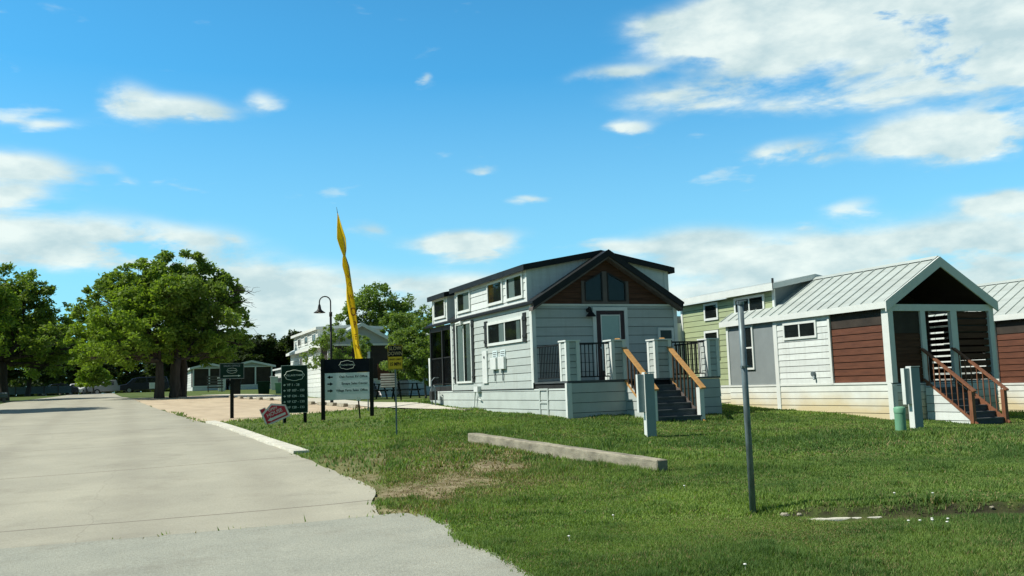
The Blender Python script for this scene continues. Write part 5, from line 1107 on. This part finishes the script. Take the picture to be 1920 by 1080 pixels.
tree('oak_tree', 'broad lighter green oak with forked trunks at the end of the gravel lot', (1.85, 59.0, g(1.85, 59)),
     L3([(0, 182, 48), (-45, 172, 44), (-82, 160, 40), (40, 165, 42), (-105, 125, 38), (-132, 105, 26), (-70, 112, 50), (-20, 120, 52), (35, 112, 44), (75, 115, 34), (-100, 88, 36), (-45, 86, 40), (80, 85, 32), (-118, 78, 26), (15, 84, 32), (108, 78, 24)], k), [(0, 0, 2.2, .27), (.75, .2, 2.3, .24)], .22, lm_lt, MT['bark'], 9, .72, 1.05)
k = .0365
tree('oak_tree', 'oak with layered crown at the left edge of the road', (-7.6, 71, g(-7.6, 71)),
     L3([(40, 205, 38), (70, 185, 36), (5, 222, 42), (88, 150, 34), (30, 160, 52), (-20, 190, 50), (70, 110, 40), (105, 100, 26), (20, 100, 50), (-40, 140, 50), (50, 70, 40), (-60, 90, 50), (95, 70, 28), (-70, 200, 50)], k), [(0, 0, 2.6, .30)], .24, lm_oak, MT['bark'], 14, .6, 1.0)
tree('oak_tree', 'oak left of the road whose crown fills the lower left corner of the sky', (-10.5, 66, g(-10.5, 66)),
     L3([(40, 200, 45), (10, 220, 50), (70, 160, 44), (30, 130, 55), (-40, 180, 60), (-30, 110, 55), (60, 90, 40), (-80, 140, 50)], k), [(0, 0, 2.6, .30)], .24, lm_lt, MT['bark'], 21, .6, 1.0)
# trees under and beyond the oaks
gen = [(0, 0, 5.2, 2.2), (-1.8, .5, 4.2, 1.8), (1.8, -.4, 4.3, 1.8), (.2, 1.2, 6.6, 1.5), (-.9, -.8, 6.2, 1.4), (1.0, .3, 2.9, 1.6), (-1.2, .2, 2.7, 1.6), (2.7, .4, 3.2, 1.2), (-2.8, -.3, 3.3, 1.2)]
proto = None; desc = ['leftmost', 'second', 'third', 'fourth', 'fifth', 'sixth', 'seventh', 'eighth', 'ninth', 'tenth']
spots = [(-14, 96, 1.1), (-11, 104, 1.0), (-8.6, 98, .95), (-7.4, 128, 1.0), (1.5, 128, 1.05), (4.2, 121, .9), (-4.5, 150, 1.0), (7, 132, 1.0)]
px_ = lambda x, y: x/y
spots.sort(key=lambda q: q[0]/q[1])
for i, (x, y, sc_) in enumerate(spots):
    if proto is None: o = proto = tree('shade_tree', '', (x, y, 0), gen, [(0, 0, 2.2, .2)], .34, lm_dk, MT['bark'], 31, .8, 1.0)
    else: o = copy_tree(proto)
    o.location = (x, y, g(x, y)-.05); o.scale = (sc_*1.15, sc_*1.15, sc_*1.05); o.rotation_euler = (0, 0, i*1.3); tag(o, 'dark shade tree in the row beyond the road, %s from the left' % desc[i], 'tree', 'dark trees beyond the end of the road')
# treeline behind the far cottages
proto = None
tl = [(9.5, 142, 1.0), (13.5, 146, 1.08), (17.5, 140, .98), (21.5, 143, .92), (25.0, 141, 1.05), (29, 145, 1.1), (33, 142, 1.0), (38, 146, 1.05), (43, 140, 1.0)]
for i, (x, y, sc_) in enumerate(tl):
    if proto is None: o = proto = tree('woodland_tree', '', (x, y, 0), [(a*1.15, b_, c*1.05, d*1.2) for a, b_, c, d in gen], [(0, 0, 2.2, .25)], .42, lm_dk, MT['bark'], 41, .9, 1.0)
    else: o = copy_tree(proto)
    o.location = (x, y, g(x, y)-.2); o.scale = (sc_*1.1, sc_*1.1, sc_); o.rotation_euler = (0, 0, i*2.1); tag(o, 'dark tree of the treeline behind the far cottages, %s from the left' % desc[i], 'tree', 'treeline behind the far cottages')
k = .0417
tree('elm_tree', 'open loose-crowned tree rising behind the gabled cottage', (18.9, 70.5, g(18.9, 70.5)),
     L3([(-10, 176, 36), (-42, 152, 36), (35, 145, 40), (-15, 140, 40), (-78, 122, 26), (-108, 104, 20), (5, 118, 36), (75, 138, 26), (62, 88, 32), (-40, 108, 30), (110, 120, 24), (20, 75, 30), (100, 80, 28)], k), [(0, 0, 2.6, .20)], .22, lm_y, MT['bark2'], 51, .75, 1.1)
k = .0232
tree('young_tree', 'bushy young tree between the speed sign and the grey house', (12.0, 38.6, g(12, 38.6)),
     L3([(-16, 88, 40), (-26, 114, 34), (0, 128, 32), (-40, 70, 32), (8, 62, 38), (-45, 100, 26), (24, 105, 34), (-8, 48, 24), (30, 60, 24)], k*1.0), [(0, 0, 1.0, .05)], .11, lm_y, MT['bark2'], 61, 1.3, 1.5)
k = .0266
tree('young_tree', 'slender young tree in front of the gabled cottage by the street lamp', (9.85, 45.8, g(9.85, 45.8)),
     L3([(0, 66, 26), (-18, 100, 28), (-40, 78, 24), (10, 128, 24), (36, 88, 26), (52, 108, 18), (-35, 118, 18), (-10, 50, 16), (25, 60, 20)], k), [(-.5, 0, 1.1, .035), (.0, 0, 1.2, .04), (.45, .1, 1.1, .03)], .12, lm_y, MT['bark2'], 71, 1.0, 1.3)
tree('small_tree', 'small rounded tree beside the low white cottage', (14.9, 86, g(14.9, 86)), [(0, 0, 1.9, .8), (-.6, 0, 1.4, .7), (.6, .1, 1.5, .7), (.1, 0, 2.6, .6)], [(0, 0, .9, .06)], .18, lm_lt, MT['bark2'], 81, .9)
tree('small_tree', 'rounded light green tree at the far end of the road', (-3.2, 108, g(-3.2, 108)), [(0, 0, 2.2, 1.3), (-.8, 0, 1.5, 1.0), (.9, .1, 1.6, 1.0), (.1, 0, 3.0, .9)], [(0, 0, .9, .1)], .26, lm_lt, MT['bark2'], 83, .9)
tree('roadside_tree', 'tree left of the road just outside the view, shading the pavement', (-9.6, 46, g(-9.6, 46)), [(a, b_, c+1.4, d) for a, b_, c, d in gen], [(0, 0, 3, .25)], .26, lm_oak, MT['bark'], 91, .9)
# distant woods all round, one mass
def woods():
    rs = np.random.RandomState(5); V = []
    for ang in np.radians(np.arange(-180, 180, .6)):
        d = rs.uniform(185, 215); x, y = d*math.sin(ang), d*math.cos(ang); h_ = rs.uniform(4.2, 6.0); z0 = g(x, y)
        n = 260; q = rs.randn(n, 3); q /= np.linalg.norm(q, axis=1)[:, None]; q *= (rs.rand(n)**.4)[:, None]; q = q*np.array([2.6, 2.6, h_*.55])+np.array([x, y, z0+h_*.5]); V.append(q)
    A = np.concatenate(V); n = len(A); a = rs.randn(n, 3); a /= np.linalg.norm(a, axis=1)[:, None]; b_ = np.cross(a, rs.randn(n, 3)); b_ /= np.linalg.norm(b_, axis=1)[:, None]; s_ = .45*(.6+rs.rand(n))[:, None]
    Q = np.empty((n, 4, 3)); Q[:, 0] = A-a*s_; Q[:, 1] = A-b_*s_*.7; Q[:, 2] = A+a*s_; Q[:, 3] = A+b_*s_*.7
    me = bpy.data.meshes.new('far_woods'); me.vertices.add(n*4); me.vertices.foreach_set('co', Q.ravel().astype('f')); me.loops.add(n*4); me.loops.foreach_set('vertex_index', np.arange(n*4, dtype='i')); me.polygons.add(n)
    me.polygons.foreach_set('loop_start', np.arange(0, n*4, 4).astype('i')); me.polygons.foreach_set('loop_total', np.full(n, 4, 'i')); me.update(calc_edges=True); me.materials.append(lm_dk)
    o = bpy.data.objects.new('far_woods', me); COL.objects.link(o); tag(o, 'dark belt of distant woods along the horizon', 'woods', kind='stuff')
woods()
